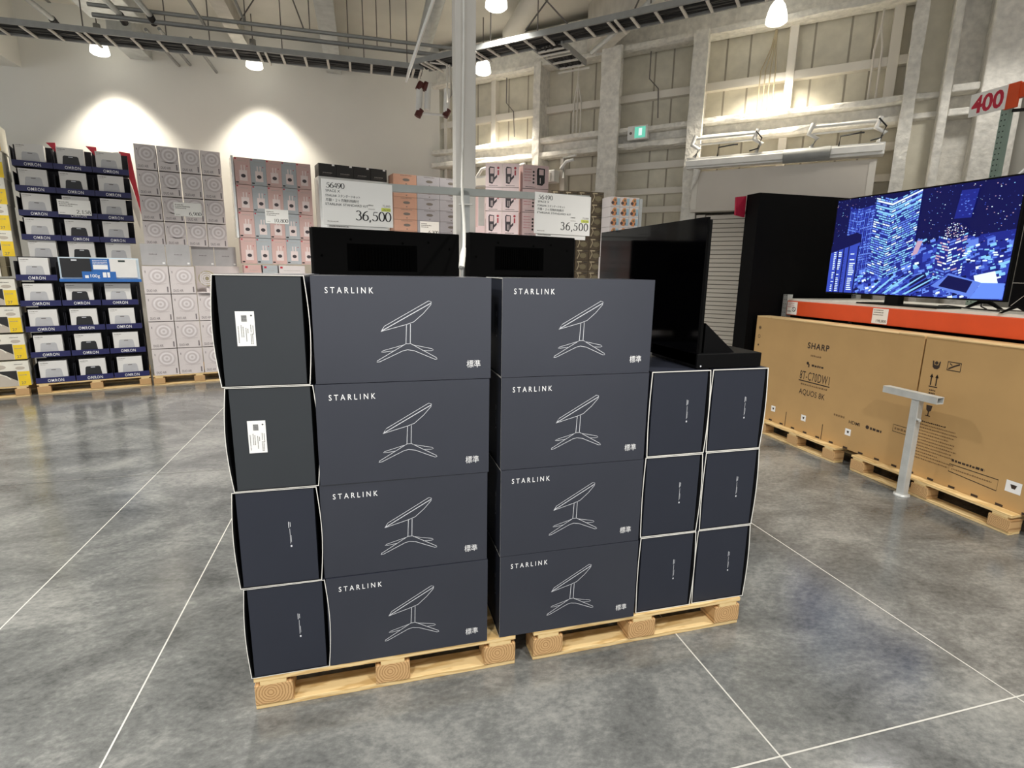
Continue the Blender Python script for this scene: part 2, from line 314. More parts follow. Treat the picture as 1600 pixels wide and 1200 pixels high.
# ------------------------------------------------------------------ shutter with its overhead gear
def build_shutter():
    s = MB(); n = 43
    for i in range(n):
        z = .02+i*.060; s.prism([(-1.66,z),(.18,z),(.18,z+.050),(-1.66,z+.050)], .03, .06, 'shutter')
        s.solid(-1.66,.18,.045,.06,z+.050,z+.060,'shutter_gap')
    sh = empty('roller_shutter', at(SW,0,-.2,0), R(-45)); tag(sh, 'closed cream slatted roller shutter between the dark screen and the tall black display panel', 'shutter')
    s.build('slat_curtain', sh)
    for x in (-1.72,.24): MB().solid(x-.06,x+.06,0,.12,0,2.6,'pelmet').build('guide_rail', sh, bevel=.004)
    p = empty('shutter_box', at(SW,0,-.24,0), R(-45)); tag(p, 'pale grey sheet metal housing directly above the slatted roller shutter', 'shutter housing')
    MB().box(-1.84,.30,-.1,.3,2.63,3.16,'pelmet').build('casing', p, bevel=.006)
    for x in (-1.80,.26): MB().solid(x-.035,x+.035,-.106,-.1,2.66,3.13,'girt').build('edge_strip', p)
    u = empty('door_operator', at(SW,0,-.34,0), R(-45)); tag(u, 'long white overhead door drive unit with brackets above the shutter housing', 'door drive')
    MB().solid(-1.93,.36,-.05,.14,3.2,3.34,'unit_white').build('drive_beam', u, bevel=.01)
    MB().solid(-1.93,-.72,-.10,-.05,3.22,3.30,'unit_white').build('rail_cover', u, bevel=.008)
    MB().solid(-.2,.34,-.10,-.05,3.23,3.31,'unit_white').build('rail_cover', u, bevel=.008)
    MB().tube([(-.72,-.04,3.26),(-.2,-.04,3.26)],.085,'steel_dull',14).build('drive_motor', u)
    for x0, x1 in ((-1.83,-1.05),(-.42,.28)):
        MB().tube([(x0,-.04,3.58),(x1,-.04,3.58)],.02,'unit_white').build('top_rail', u)
        MB().tube([(x0,-.04,3.50),(x1,-.04,3.50)],.012,'unit_white').build('top_rail', u)
        for x in (x0,x1):
            MB().tube([(x,-.04,3.34),(x+.06,-.06,3.44),(x-.04,-.06,3.5),(x,-.04,3.62)],.028,'unit_white').build('bracket', u)
        MB().tube([(x0+.3,-.05,3.33),(x0+.31,-.06,3.44),(x0+.5,-.06,3.46),(x0+.55,-.05,3.46)],.009,'cable_black').build('cable', u)
        MB().tube([(x1-.02,-.07,3.6),(x1+.06,-.1,3.5),(x1+.02,-.08,3.38),(x1-.08,-.07,3.36)],.009,'cable_black').build('cable', u)
    MB().tube([(-1.78,-.04,3.18),(-1.80,-.05,3.06),(-1.84,-.04,2.92)],[.05,.04,.01],'spray').build('drip_lump', u)
    # second, partly hidden unit behind the stacked pink cartons
    u = empty('door_operator', at(SW,0,-.34,0), R(-45)); tag(u, 'white overhead door drive unit on the wall, peeping out above the pink device cartons', 'door drive')
    MB().solid(-5.5,-3.95,-.05,.14,3.16,3.34,'unit_white').build('drive_beam', u, bevel=.01)
    MB().solid(-5.42,-4.02,-.06,-.05,3.18,3.30,'girt').build('face_panel', u)
    for x in (-5.4,-4.7,-3.85): MB().tube([(x,-.04,3.34),(x+.1,-.06,3.44),(x+.22,-.05,3.46)],.025,'unit_white').build('bracket', u)
    MB().tube([(-3.8,-.04,3.2),(-3.8,-.04,3.5),(-3.6,-.04,3.52)],.02,'unit_white').build('bracket', u)
    c = MB()
    for x in (-1.15,-1.09,-1.03,-.97): c.tube([(x,.06,3.66),(x,.06,4.45),(-1.02+(x+1.06)*.3,.06,4.72),(-1.0,.06,5.0)],.008,'tan')
    tag(c.build('conduit_bundle', None, at(SW,0,0,0), R(-45)), 'four thin tan conduits fanning down the panels above the shutter unit', 'conduit')
    c = MB()
    for x in (.12,.2): c.tube([(x,.05,3.9),(x,.05,4.5),(.16,.05,4.75),(.17,.05,5.0)],.012,'girt')
    tag(c.build('conduit_bundle', None, at(SW,0,0,0), R(-45)), 'pair of pale conduits down the panels near the right corner', 'conduit')
    c = MB()
    for x in (-3.86,-3.80,-3.74): c.tube([(x,.05,3.9),(x,.05,4.4),(-3.80,.04,4.7),(-3.78,.0,4.95)],.012,'girt')
    tag(c.build('conduit_bundle', None, at(SW,0,0,0), R(-45)), 'three pale conduits dropping from the end of the cable tray', 'conduit')
    for x, z0, lab in ((-5.1,4.3,'thin dark cable dangling down the panels right of the white pole'),(-2.66,4.32,'thin dark cable dangling above the green exit sign')):
        c = MB().tube([(x,.04,5.0),(x,.04,z0+.25),(x+.14,.04,z0+.1),(x+.16,.05,z0-.3)],.008,'ink_soft'); tag(c.build('hanging_cable', None, at(SW,0,0,0), R(-45)), lab, 'cable')
    e = empty('exit_sign', at(SW,-2.72,-.16,3.7), R(-45)); tag(e, 'small green and white lit emergency exit sign on the wall beam', 'exit sign')
    MB().solid(-.15,.15,-.03,.06,0,.19,'unit_white').build('housing', e, bevel=.004)
    MB().rect(-.04,.12,.02,.17,'exit_green',-.032).rect(.02,.07,.05,.15,'exit_white',-.034).disc(-.1,.09,.02,'ink_soft',-.032).build('lit_panel', e)
build_shutter()

# ------------------------------------------------------------------ ceiling gear
def build_ceiling_gear():
    def tray(name, L, wd, loc, rz, lab, rung, x0=0):
        t = empty(name, loc, rz); tag(t, lab, 'cable tray', 'overhead cable trays')
        for y in (0,wd): MB().solid(x0,L,y-.012,y+.012,0,.06,'steel_dull').build('side_rail', t)
        r = MB().solid(-.014,.014,.012,wd-.012,-.006,.012,'girt').build('rung', t, (x0+.1,0,0)); x = x0+.1+rung; k = 1
        h = MB().solid(-.012,.012,-.02,wd+.05,-.012,.004,'girt').build('support_strut', t, (x0+.19,0,-.007))
        while x < L:
            q = r.copy(); COL.objects.link(q); q.location = (x,0,0)
            if k % 7 == 3: q = h.copy(); COL.objects.link(q); q.location = (x+.09,0,-.007)
            x += rung; k += 1
        c = MB()
        rr = random.Random(3)
        for i in range(11):
            y = .04+i*(wd-.08)/10; c.tube([(x0+(L-x0)*j/16, y+rr.uniform(-.012,.012), .035+rr.uniform(-.01,.02)) for j in range(17)],.026,'cable_black',6)
        c.build('cables', t); return t
    tray('cable_tray', 6.7, .36, (-5.85,7.88,4.35), 0, 'ladder cable tray full of black cables along the left wall', .27)
    tray('cable_tray', 6.4, .30, (.72,7.72,4.35), R(-45), 'ladder cable tray full of black cables along the steel wall', .25)
    t = tray('cable_tray', .72, .36, at(((.72,7.72),R(-45)),1.95,.26,4.33), R(45), 'short cable tray branch stepping towards the steel wall', .2)
    # pipes, ducts, rods
    def pipe(p0, p1, r, m, lab, name='pipe', cat='pipe', n=10): return tag(MB().tube([p0,p1],r,m,n).build(name), lab, cat)
    pipe((-2.95,8.1,4.62),(1.25,8.1,4.62),.026,'steel_dull','lower galvanized pipe of the pair above the left cable tray')
    pipe((-2.95,8.0,4.69),(1.25,8.0,4.69),.022,'steel_dull','upper galvanized pipe of the pair above the left cable tray')
    for x, y1, lab in ((-3.52,8.5,'leftmost galvanized pipe crossing over the left cable tray'),(-2.67,8.12,'galvanized pipe left of the pair crossing the big duct'),(-2.33,8.03,'galvanized pipe right of the pair crossing the big duct')):
        b = MB().tube([(x,1,4.66),(x,y1,4.66)],.032,'galv',10); b.tube([(x,y1-.02,4.66),(x,y1+.12,4.62)],.04,'cable_black',10)
        tag(b.build('pipe'), lab, 'pipe')
    pipe((-1.75,1,4.75),(-1.75,8.0,4.62),.018,'steel_dull','thin pipe running to the wall right of the big duct')
    pipe((-1.3,2,5.0),(-1.3,8.05,4.7),.014,'steel_dull','thinnest dark pipe running to the wall over the left tray')
    d = MB().solid(-3.42,-2.78,2,9.3,5.0,5.5,'galv'); tag(d.build('air_duct', bevel=.01), 'big rectangular sheet metal air duct under the left ceiling', 'duct')
    d = MB().solid(-3.42,-3.10,9.8,10.59,4.93,5.25,'galv'); tag(d.build('air_duct', bevel=.01), 'short boxed duct stub against the left wall near the leftmost lamp', 'duct')
    for x, z, lab in ((-2.74,4.90,'left'),(-2.58,4.93,'middle'),(-2.2,4.86,'right')): tag(MB().tube([(x,9.2,z),(x,10.59,z)],.022,'steel_dull',10).build('pipe'), '%s of three short pipes entering the left wall under the tray'%lab, 'pipe')
    for p0, p1, lab in (((1.5,7.0,5.55),(2.3,6.4,4.5),'thin sway brace rod just right of the white pole'),((2.7,6.2,5.55),(1.9,6.7,4.5),'thin sway brace rod crossing the one by the white pole'),((2.6,7.4,5.58),(3.2,6.6,5.0),'thin sway brace rod in front of the deep concrete-grey beam'),((3.2,5.45,5.5),(2.8,5.75,4.45),'thin sway brace rod nearest the shutter lamp'),((-.9,8.3,5.55),(-1.4,8.1,4.7),'thin sway brace rod above the left tray, left of the galvanized beam'),((-.95,7.6,5.58),(-.62,8.0,4.7),'thin dark rod slanting down to the paired pipes')):
        tag(MB().tube([p0,p1],.009,'ink_soft',6).build('brace_rod'), lab, 'brace rod')
    d = empty('ceiling_beam', (-.37,0,5.02)); tag(d, 'galvanized ceiling beam running straight to the left wall', 'beam')
    MB().solid(-.12,.12,-2,10.59,0,.03,'galv').build('flange', d); MB().solid(-.015,.015,-2,10.59,.03,.57,'steel_dull').build('web', d)
    d = empty('ceiling_beam', (-1.75,0,5.2)); tag(d, 'pale steel ceiling beam between the big duct and galvanized beam', 'beam')
    MB().solid(-.10,.10,-2,10.59,0,.03,'concrete').build('flange', d); MB().solid(-.015,.015,-2,10.59,.03,.39,'concrete').build('web', d)
    tag(MB().tube([(1.0,2,5.12),(1.0,9.6,5.12)],.115,'galv',20).build('round_duct'), 'round sheet metal duct left of the white pole', 'duct')
    tag(MB().tube([(2.3,2,5.3),(2.3,8.9,5.3)],.14,'deck',20).build('round_duct'), 'pale round duct right of the white pole under the ceiling', 'duct')
    d = empty('ceiling_beam', (0,0,0)); tag(d, 'deep concrete-grey ceiling beam in the upper middle above the right tray', 'beam')
    MB().solid(3.3,3.6,-2,8.3,4.98,5.6,'concrete').build('flange', d)
    pipe((1.6,6.9,4.92),(3.3,5.6,4.80),.026,'steel_dull','bracing pipe right of the white pole, above the cable tray')
    pipe((3.1,7.6,4.7),(3.45,3.5,4.9),.03,'galv','galvanized pipe crossing above the right cable tray')
    for i, (x, y, z0) in enumerate([(-3.9,8.1,4.45),(-2.2,8.1,4.45),(-1.3,8.05,4.7),(-.9,8.1,4.45),(-.55,8.0,4.7),(.1,8.1,4.45),(.45,8.1,4.66),(.65,8.0,4.45),(1.55,6.98,4.45),(2.0,6.55,4.45),(2.9,5.6,4.45),(-3.1,8.2,4.45),(-1.75,8.2,4.45),(.3,8.9,4.9),(-.1,8.9,4.85)]):
        tag(MB().tube([(x,y,z0),(x,y,5.59)],.007,'ink_soft',6).build('hanger_rod'), 'thin dark threaded hanger rod dropping from the ceiling', 'hanger rod', 'hanger rods')
    # pipe couplings at the tray corner
    v = empty('pipe_assembly', (.95,8.4,0)); tag(v, 'dark red grooved couplings on short white pipes at the tray corner', 'pipe fitting')
    for x, z0, z1 in ((-.12,3.98,4.3),(0,4.0,4.36),(.27,3.98,4.3)): MB().tube([(x,0,z0),(x+.02,0,z1)],.045,'unit_white',12).build('pipe_length', v)
    for x, z in ((-.12,3.95),(-.02,4.3),(.27,3.98),(-.1,4.3)): MB().tube([(x-.02,0,z-.05),(x+.03,0,z+.05)],.048,'red_valve',12).build('coupling', v)
    MB().tube([(-.12,0,3.95),(.27,0,3.95)],.018,'unit_white').build('pipe_length', v)
    b = MB(); b.tube([(1.12,7.6,4.35),(1.12,7.6,3.9)],.012,'girt'); b.tube([(1.15,7.6,4.35),(1.18,7.6,4.0),(1.12,7.6,3.9)],.012,'girt'); b.tube([(.9,7.6,4.35),(1.12,7.6,4.35)],.012,'girt')
    tag(b.build('tray_bracket'), 'small bent white steel bracket under the tray corner beside the pole', 'bracket')
    # hanging sign seen nearly edge-on
    q = MB(); q.prism([(0,0),(.02,0),(.30,.74),(.28,.74)],-.25,.10,'sign_white'); tag(q.build('hanging_sign', None, (.43,5.5,3.48), 0), 'white hanging panel seen edge-on left of the white pole', 'sign')
build_ceiling_gear()

def build_lamps():
    def lamp(x, y, LAMP_Z):
        t = empty('high_bay_lamp', (x,y,LAMP_Z))
        MB().lathe([(.02,.17),(.05,.16),(.085,.11),(.108,.04),(.122,-.03),(.125,-.07),(.10,-.09),(.001,-.10)],'lamp_glow',24).build('shade', t)
        b = MB().lathe([(.001,.32),(.045,.32),(.05,.17),(.02,.165)],'lamp_cap',16); b.build('ballast_housing', t)
        MB().tube([(0,0,.32),(0,0,5.6-LAMP_Z)],.008,'ink_soft',6).build('suspension_rod', t)
        return t
    labs = {1:'glowing white high bay lamp over the navy tray display, leftmost in view', 2:'glowing white high bay lamp over the fan and pink boxes', 3:'glowing white high bay lamp just right of the white pole',
            4:'glowing white high bay lamp over the shutter drive unit', 6:'glowing white high bay lamp cut off by the top edge beside the pole'}
    for i, (x, y, LAMP_Z, cone, k) in enumerate(LAMPS):
        if i in labs: tag(lamp(x, y, LAMP_Z), labs[i], 'lamp', 'high bay lamps')
        ld = bpy.data.lights.new('lamp_light', 'SPOT'); ld.energy = LAMP_W*k; ld.spot_size = R(cone); ld.spot_blend = .4; ld.shadow_soft_size = .16; ld.color = (1,.93,.80) if i < 5 else (1,.975,.93)
        o = bpy.data.objects.new('lamp_light', ld); COL.objects.link(o); o.location = (x,y,LAMP_Z-.115)
build_lamps()
# ================================================================== PALLETS
def make_pallet(W, loc, rz, lab, D=1.1, group='wooden pallets'):
    """block pallet: local x along the front, y depth, front at y=0"""
    t = empty('wooden_pallet', loc, rz); tag(t, lab, 'pallet', group)
    bw = .145
    xs = (bw/2, W/2, W-bw/2); ys = (.06, D/2, D-.06)
    for y in ys:
        MB().solid(-W/2,W/2,-.055,.055,0,.022,'pine').build('bottom_board', t, (W/2,y,0), bevel=.002)
    for y in ys:
        for x in xs: MB().solid(-bw/2,bw/2,-.06,.06,-.045,.045,'pine_end').build('block', t, (x,y,.067), bevel=.003)
    for x in xs: MB().solid(-.05,.05,-D/2,D/2,0,.018,'pine').build('stringer_board', t, (x,D/2,.112))
    n = 7
    for i in range(n):
        y = .05+(D-.1)*i/(n-1); MB().solid(-W/2,W/2,-.05,.05,0,.02,'pine').build('deck_board', t, (W/2,y,.130), bevel=.002)
    return t
make_pallet(1.10, (-.494,2.10,0), R(.4), 'pale pine pallet under the left stack of navy boxes, nearest the camera')
make_pallet(1.12, (.693,2.108,0), R(.7), 'pale pine pallet under the right stack of navy boxes')

# ================================================================== NAVY KIT BOXES
KL, KD, KH = .668, .300, .3985
DISH = [(968,325),(985,298),(1216,166),(1231,171),(1229,186),(1190,232),(1140,276),(1100,290),(1050,303)]
def kit_print(mb, x0, z1, y):
    """white line drawing and lettering on a long side; measured from the top left corner"""
    s = KL/945; X = lambda px, py: x0+(px-612-.05*(py-40))*s; Z = lambda py: z1-(py-40+ .0*py)*s*1.0
    P = lambda q: [(X(a,b), z1-(b-42)*(KH/552)) for a, b in q]
    for q, wd, cl in ((DISH,.0026,True),([(972,322),(1228,178)],.004,False),([(985,298),(972,322)],.0026,False),
        ([(1102,291),(1102,392)],.003,False),([(1123,286),(1125,392)],.003,False),
        ([(1102,392),(952,480),(950,487),(966,485),(1085,430),(1112,424),(1150,431),(1262,479),(1275,478),(1270,470),(1128,392),(1102,392)],.0026,False),
        ([(1096,396),(980,427),(972,433),(990,434),(1040,428)],.0022,False),([(1134,397),(1244,421),(1252,428),(1240,432),(1192,430)],.0022,False)):
        mb.stroke(P(q), wd*.72, 'line_white', y, closed=cl)
    mb.text('STARLINK', x0+.048, z1-.062, .0315, 'print_white', .006, 1.62, y, fit=.171)
    mb.text('標準', x0+KL-.042, z1-.350, .033, 'print_white', .0, 1.0, y, align='r', fit=.056, res=6)
def make_kit(name, bl, br, pr, sticker, th=.0026):
    """open-ended sleeve along x with a carton inside. bl/br: how far the sides bow out (+y side, -y side)"""
    t = empty(name, (0,0,0)); N = 10
    def outline(o):
        L = [(-KD/2+o-br*math.sin(math.pi*i/N), o+(KH-2*o)*i/N) for i in range(N+1)]
        Rr = [(KD/2-o+bl*math.sin(math.pi*i/N), KH-o-(KH-2*o)*i/N) for i in range(N+1)]
        return L+Rr
    a, b = outline(0), outline(th); n = len(a); s = MB()
    va = [(x,y,z) for x in (-KL/2,KL/2) for y,z in a]; vb = [(x,y,z) for x in (-KL/2,KL/2) for y,z in b]
    s.mesh(va, [(k,(k+1)%n,n+(k+1)%n,n+k) for k in range(n)], 'navy'); s.mesh(vb, [(n+k,n+(k+1)%n,(k+1)%n,k) for k in range(n)], 'tube_in')
    for e in (0,n):
        f = [(k,(k+1)%n,n+(k+1)%n,n+k) for k in range(n)]
        vs = va[e:e+n]+vb[e:e+n]; s.mesh(vs, [q[::-1] for q in f] if e else f, 'paper')
    if pr: kit_print(s, -KL/2, KH, -KD/2-.0008)
    s.build('sleeve', t)
    c = MB(); g = .012; im = 'inner' if sticker else 'inner_navy'
    c.box(-KL/2+.004,KL/2-.004,-KD/2+g,KD/2-g,th+.002,KH-th-.002,im)
    if not sticker:                                     # tiny upright print on the end
        y0 = -.045
        for i, (a0, a1, o, wd) in enumerate(((.155,.163,0,.006),(.170,.232,.002,.0014),(.176,.205,-.0015,.0012),(.236,.262,.005,.0022),(.24,.26,-.0005,.0018))):
            c.poly([(-KL/2+.0034,y0+o+wd/2,a0),(-KL/2+.0034,y0+o-wd/2,a0),(-KL/2+.0034,y0+o-wd/2,a1),(-KL/2+.0034,y0+o+wd/2,a1)],'line_white')
    c.build('inner_carton', t, bevel=.002)
    if sticker:
        k = MB(); k.rect(-.031,.031,-.062,.062,'sticker',-.0006)
        for i in range(14): k.rect(-.012+.0,.006,.025+i*.0017,.025+i*.0017+(.0011 if i%3 else .0005),'ink',-.0012)
        k.disc(.021,.047,.003,'ink',-.0012,10)
        for x, z0, z1 in ((-.024,-.05,.01),(-.014,-.03,.012),(-.008,-.03,.005),(.001,-.045,.0),(.007,-.015,.0),(.016,-.055,-.02),(.021,-.055,-.02),(.024,-.02,.01),(.017,-.012,.012)):
            zz = z0
            while zz < z1: k.rect(x-.0012,x+.0012,zz,zz+.004,'ink_soft',-.0012); zz += .0055
        k.build('barcode_sticker', t, (-KL/2+.003,.055,.21), R(-90))
    return t
K_FRONT = make_kit('kit_box', .004, 0.0, True, False)
K_STICK = make_kit('kit_box', .014, .012, False, True)
K_PLAIN = make_kit('kit_box', .010, .012, False, False)
K_RIGHT = make_kit('kit_box', .005, .009, False, False, .0042)
_used = set()
def kit(proto, x, y, z, rz, lab, g):
    o = proto if proto.name not in _used else copy_tree(proto); _used.add(proto.name)
    o.location = (x,y,z); o.rotation_euler = (0,0,rz); return tag(o, lab, 'box', g)
LV = ['bottom','third from top','second from top','topmost']
def build_kits():
    z0 = .1515; J = [(-.197,.2),(-.200,-.1),(-.196,.25),(-.190,.1)]
    for i in range(4):
        z = z0+i*(KH+.002)
        kit(K_FRONT, J[i][0]+KL/2, 2.102+KD/2+(.004 if i%2 else 0), z, R(J[i][1]), 'navy satellite dish box with line drawing, %s in the left front column'%LV[i], 'printed fronts of navy boxes')
        kit(K_FRONT, .527+KL/2+(.003,.0,-.002,-.004)[i], 2.108+KD/2, z, R((-.1,.15,-.1,.1)[i]), 'navy satellite dish box with line drawing, %s in the right front column'%LV[i], 'printed fronts of navy boxes')
        kit(K_STICK if i > 1 else K_PLAIN, -.352+(0,-.006,.0,-.006)[i], 2.10+KL/2, z, R(90+(.3,-.4,.3,-.2)[i]),
            ('charcoal box end with white barcode sticker, %s, far left column' if i > 1 else 'navy box end with tiny upright print, %s in the far left column')%LV[i], 'navy box ends on the left pallet')
    lv = ['bottom','middle','top']
    for i in range(3):
        z = z0+i*(KH+.002)
        kit(K_RIGHT, 1.366, 2.125+KL/2, z, R(90+(.2,-.3,.2)[i]), 'navy box end with tiny upright print, %s row, inner of the two right columns'%lv[i], 'navy box ends on the right pallet')
        kit(K_RIGHT, 1.682, 2.13+KL/2, z, R(90+(-.2,.3,-.1)[i]), 'navy box end with tiny upright print, %s row, outermost right column'%lv[i], 'navy box ends on the right pallet')
    # the low rear row that carries the display screens
    for i in range(3):
        z = z0+i*(KH+.002)
        for x, w_ in ((-.035,'left'),(.285,'middle')): kit(K_PLAIN, x, 2.55+KL/2, z, R(90), 'navy box in the rear row behind the left front column, %s row, %s'%(lv[i],w_), 'navy boxes of the hidden rear row')
        for x, w_ in ((.69,'left'),(1.02,'right')): kit(K_PLAIN, x, 2.55+KL/2, z, R(90), 'navy box in the rear row behind the right front column, %s row, %s'%(lv[i],w_), 'navy boxes of the hidden rear row')
build_kits()

# ================================================================== SCREENS ON THE BOXES
def screen_back(name, W, H, loc, rz, lab):
    """seen from behind: local x along, front of picture looks away; back at y=0"""
    t = empty(name, loc, rz); tag(t, lab, 'television', 'televisions above the navy boxes')
    b = MB(); b.solid(0,W,0,.05,.06,H,'tv_back')
    for x, z in ((.04,H-.13),(.18,H-.05),(W-.18,H-.05),(W-.06,H-.08),(W*.58,H-.06)): b.disc(x,z,.006,'tv_hole',-.001,10)
    b.stroke([(.0,.04+.02),(.0,H)],.004,'tv_black',-.001)
    b.build('back_cover', t, bevel=.006)
    v = MB(); v.rect(.16,W*.68,H-.20,H-.07,'tv_hole',-.0012)
    for i in range(18): v.solid(.20+i*(W*.68-.24)/17,.208+i*(W*.68-.24)/17,-.006,.0,H-.19,H-.08,'tv_hole')
    v.rect(.16,W*.68,H-.235,H-.23,'tv_hole',-.0012)
    v.build('vent_grille', t)
    MB().solid(-.0,W,.05,.058,.07,H,'tv_glass').build('screen_panel', t)
    MB().solid(W*.2,W*.8,-.08,.10,0,.02,'tv_black').build('stand_base', t, bevel=.004); MB().solid(W*.42,W*.58,.0,.04,.02,.08,'tv_black').build('stand_neck', t)
    return t
BOX3 = .1515+3*(KH+.002)+.001
a20 = R(16)
screen_back('television', .763, 1.967-BOX3, (-.231,2.787,BOX3), a20, 'black television seen from behind, left of the sign pole, above the navy boxes')
screen_back('television', .722, 1.983-BOX3, (.5635,3.029,BOX3), a20, 'black television seen from behind, right of the sign pole, above the navy boxes')
def side_screen():
    t = empty('television', (1.452,2.155,BOX3), 0); tag(t, 'glossy dark television on a black wedge stand, side-on on the lower right boxes', 'television', 'televisions above the navy boxes')
    b = MB(); b.solid(.012,.03,.004,1.12,.02,.66,'tv_back'); b.build('back_cover', t, bevel=.004)
    g = MB(); g.prism([(.0,.015),(.012,.015),(.012,.67),(.0,.67)],0,1.12,'tv_glass'); g.build('screen_panel', t, bevel=.003)
    MB().solid(0,.345,-.01,.40,0,.068,'tv_black').build('stand_base', t, bevel=.003)
    MB().prism([(.05,.068),(.215,.068),(.05,.205)],.02,.34,'tv_matte').build('stand_wedge', t)
    MB().disc(.0,.0,.004,'line_white',0).build('indicator_dot', t, (.02,-.012,.012))
side_screen()

# ================================================================== POLE, SIGN STAND
def build_pole_and_signs():
    t = empty('power_pole', (.585,3.62,0), 0); tag(t, 'tall square off-white pole rising behind the navy boxes to the ceiling', 'pole')
    MB().solid(0,.128,0,.128,0,5.6,'pole_white').build('shaft', t, bevel=.003)
    MB().solid(-.04,.168,-.04,.168,0,.012,'galv').build('foot_plate', t)
    pts = [(.615,3.605,5.59),(.62,3.602,4.6),(.632,3.6,3.9),(.636,3.6,3.2),(.628,3.6,2.7),(.622,3.58,2.45),(.555,3.22,2.2),(.52,2.95,2.02),(.475,2.70,1.87),(.44,2.60,1.785)]
    c = empty('power_cable', (.615,3.605,0)); tag(c, 'white cable hanging down the pole onto the navy boxes, taped to it', 'cable')
    sm = []
    for i in range(len(pts)-1):
        for k in range(6): f = k/6; sm.append(tuple(pts[i][j]*(1-f)+pts[i+1][j]*f for j in range(3)))
    sm.append(pts[-1]); sm2 = [tuple((sm[max(i-2,0)][j]+sm[max(i-1,0)][j]+sm[i][j]+sm[min(i+1,len(sm)-1)][j]+sm[min(i+2,len(sm)-1)][j])/5 for j in range(3)) for i in range(len(sm))]
    off = lambda p: (p[0]-.615,p[1]-3.605,p[2])
    MB().tube([off(p) for p in sm2],.0085,'cable_white',8).build('cord', c)
    MB().tube([off((.478,2.72,1.885)),off((.465,2.68,1.85)),off((.448,2.62,1.79))],[.010,.015,.014],'cable_white',10).build('plug', c)
    # sign stand
    A = R(15); P = (.588,3.3)
    s = empty('sign_stand', (P[0],P[1],0), A); tag(s, 'galvanized sign stand with a crossbar behind the navy boxes', 'sign stand')
    MB().solid(-.022,.022,-.018,.018,.02,2.235,'galv').build('upright', s, bevel=.003)
    b = MB(); b.prism([(-.80,2.180),(.90,2.236),(.90,2.275),(-.80,2.219)],-.018,.018,'crossbar'); b.build('crossbar', s, bevel=.003)
    MB().solid(-.10,.10,-.06,.08,0,.02,'galv').build('base_plate', s)
    MB().tube([(-.055,-.03,2.15),(.03,-.03,2.155)],.004,'cable_white').build('cable_tie', s)
    for i, (x0, z0, wd, h, lab) in enumerate(((-.816,2.000,.369,.224,'white price sign 56490 left of the sign pole'),(.468,2.016,.438,.249,'white price sign 56490 right of the sign pole'))):
        q = empty('price_sign', at((P,A),x0,-.024,z0), A); tag(q, lab, 'sign', 'large price signs')
        m = MB(); m.solid(0,wd,0,.004,0,h,'sign_white'); y = -.0008; u = wd/.37
        figures(m, '56490', .022*u, h-.042, .026, 'ink', y, tight=.95*u)
        m.text('SPACE X', .018*u, h-.062, .017, 'ink', .004, 1.05, y, fit=.072*u)
        m.text('STARLINK スタンダードキット', .016*u, h-.085, .016, 'ink', .004, 1, y, fit=.178*u)
        m.text('月額・２ヶ月無料特典付', .016*u, h-.107, .017, 'ink', .004, 1, y, fit=.17*u)
        m.text('STARLINK STANDARD KIT', .014*u, h-.127, .016, 'ink', .004, 1, y, fit=.222*u)
        m.rect(wd-.063*u,wd-.012,.083,.101,'yellow_mark',-.0006)
        m.text('73,000', wd-.014, .105, .016, 'ink_soft', 0, 1, y, align='r', fit=.042*u); m.text('-36,500', wd-.014, .086, .016, 'ink_soft', 0, 1, y, align='r', fit=.044*u)
        scribble(m, wd-.135*u, wd-.105*u, .107, .006, 'ink_soft'); scribble(m, wd-.135*u, wd-.10*u, .088, .005, 'ink_pale')
        figures(m, '36,500', wd-.010, .030, .048, 'ink', y, 'r', tight=.98*u)
        scribble(m, .02, .075, .014, .006, 'ink_pale')
        m.build('card', q)
        k = MB().solid(.018,wd-.03,.006,.009,-.028,.1,'sign_white'); scribble(k, .03, .13, -.010, .006, 'ink_soft', .0052); k.build('second_card', q)
build_pole_and_signs()
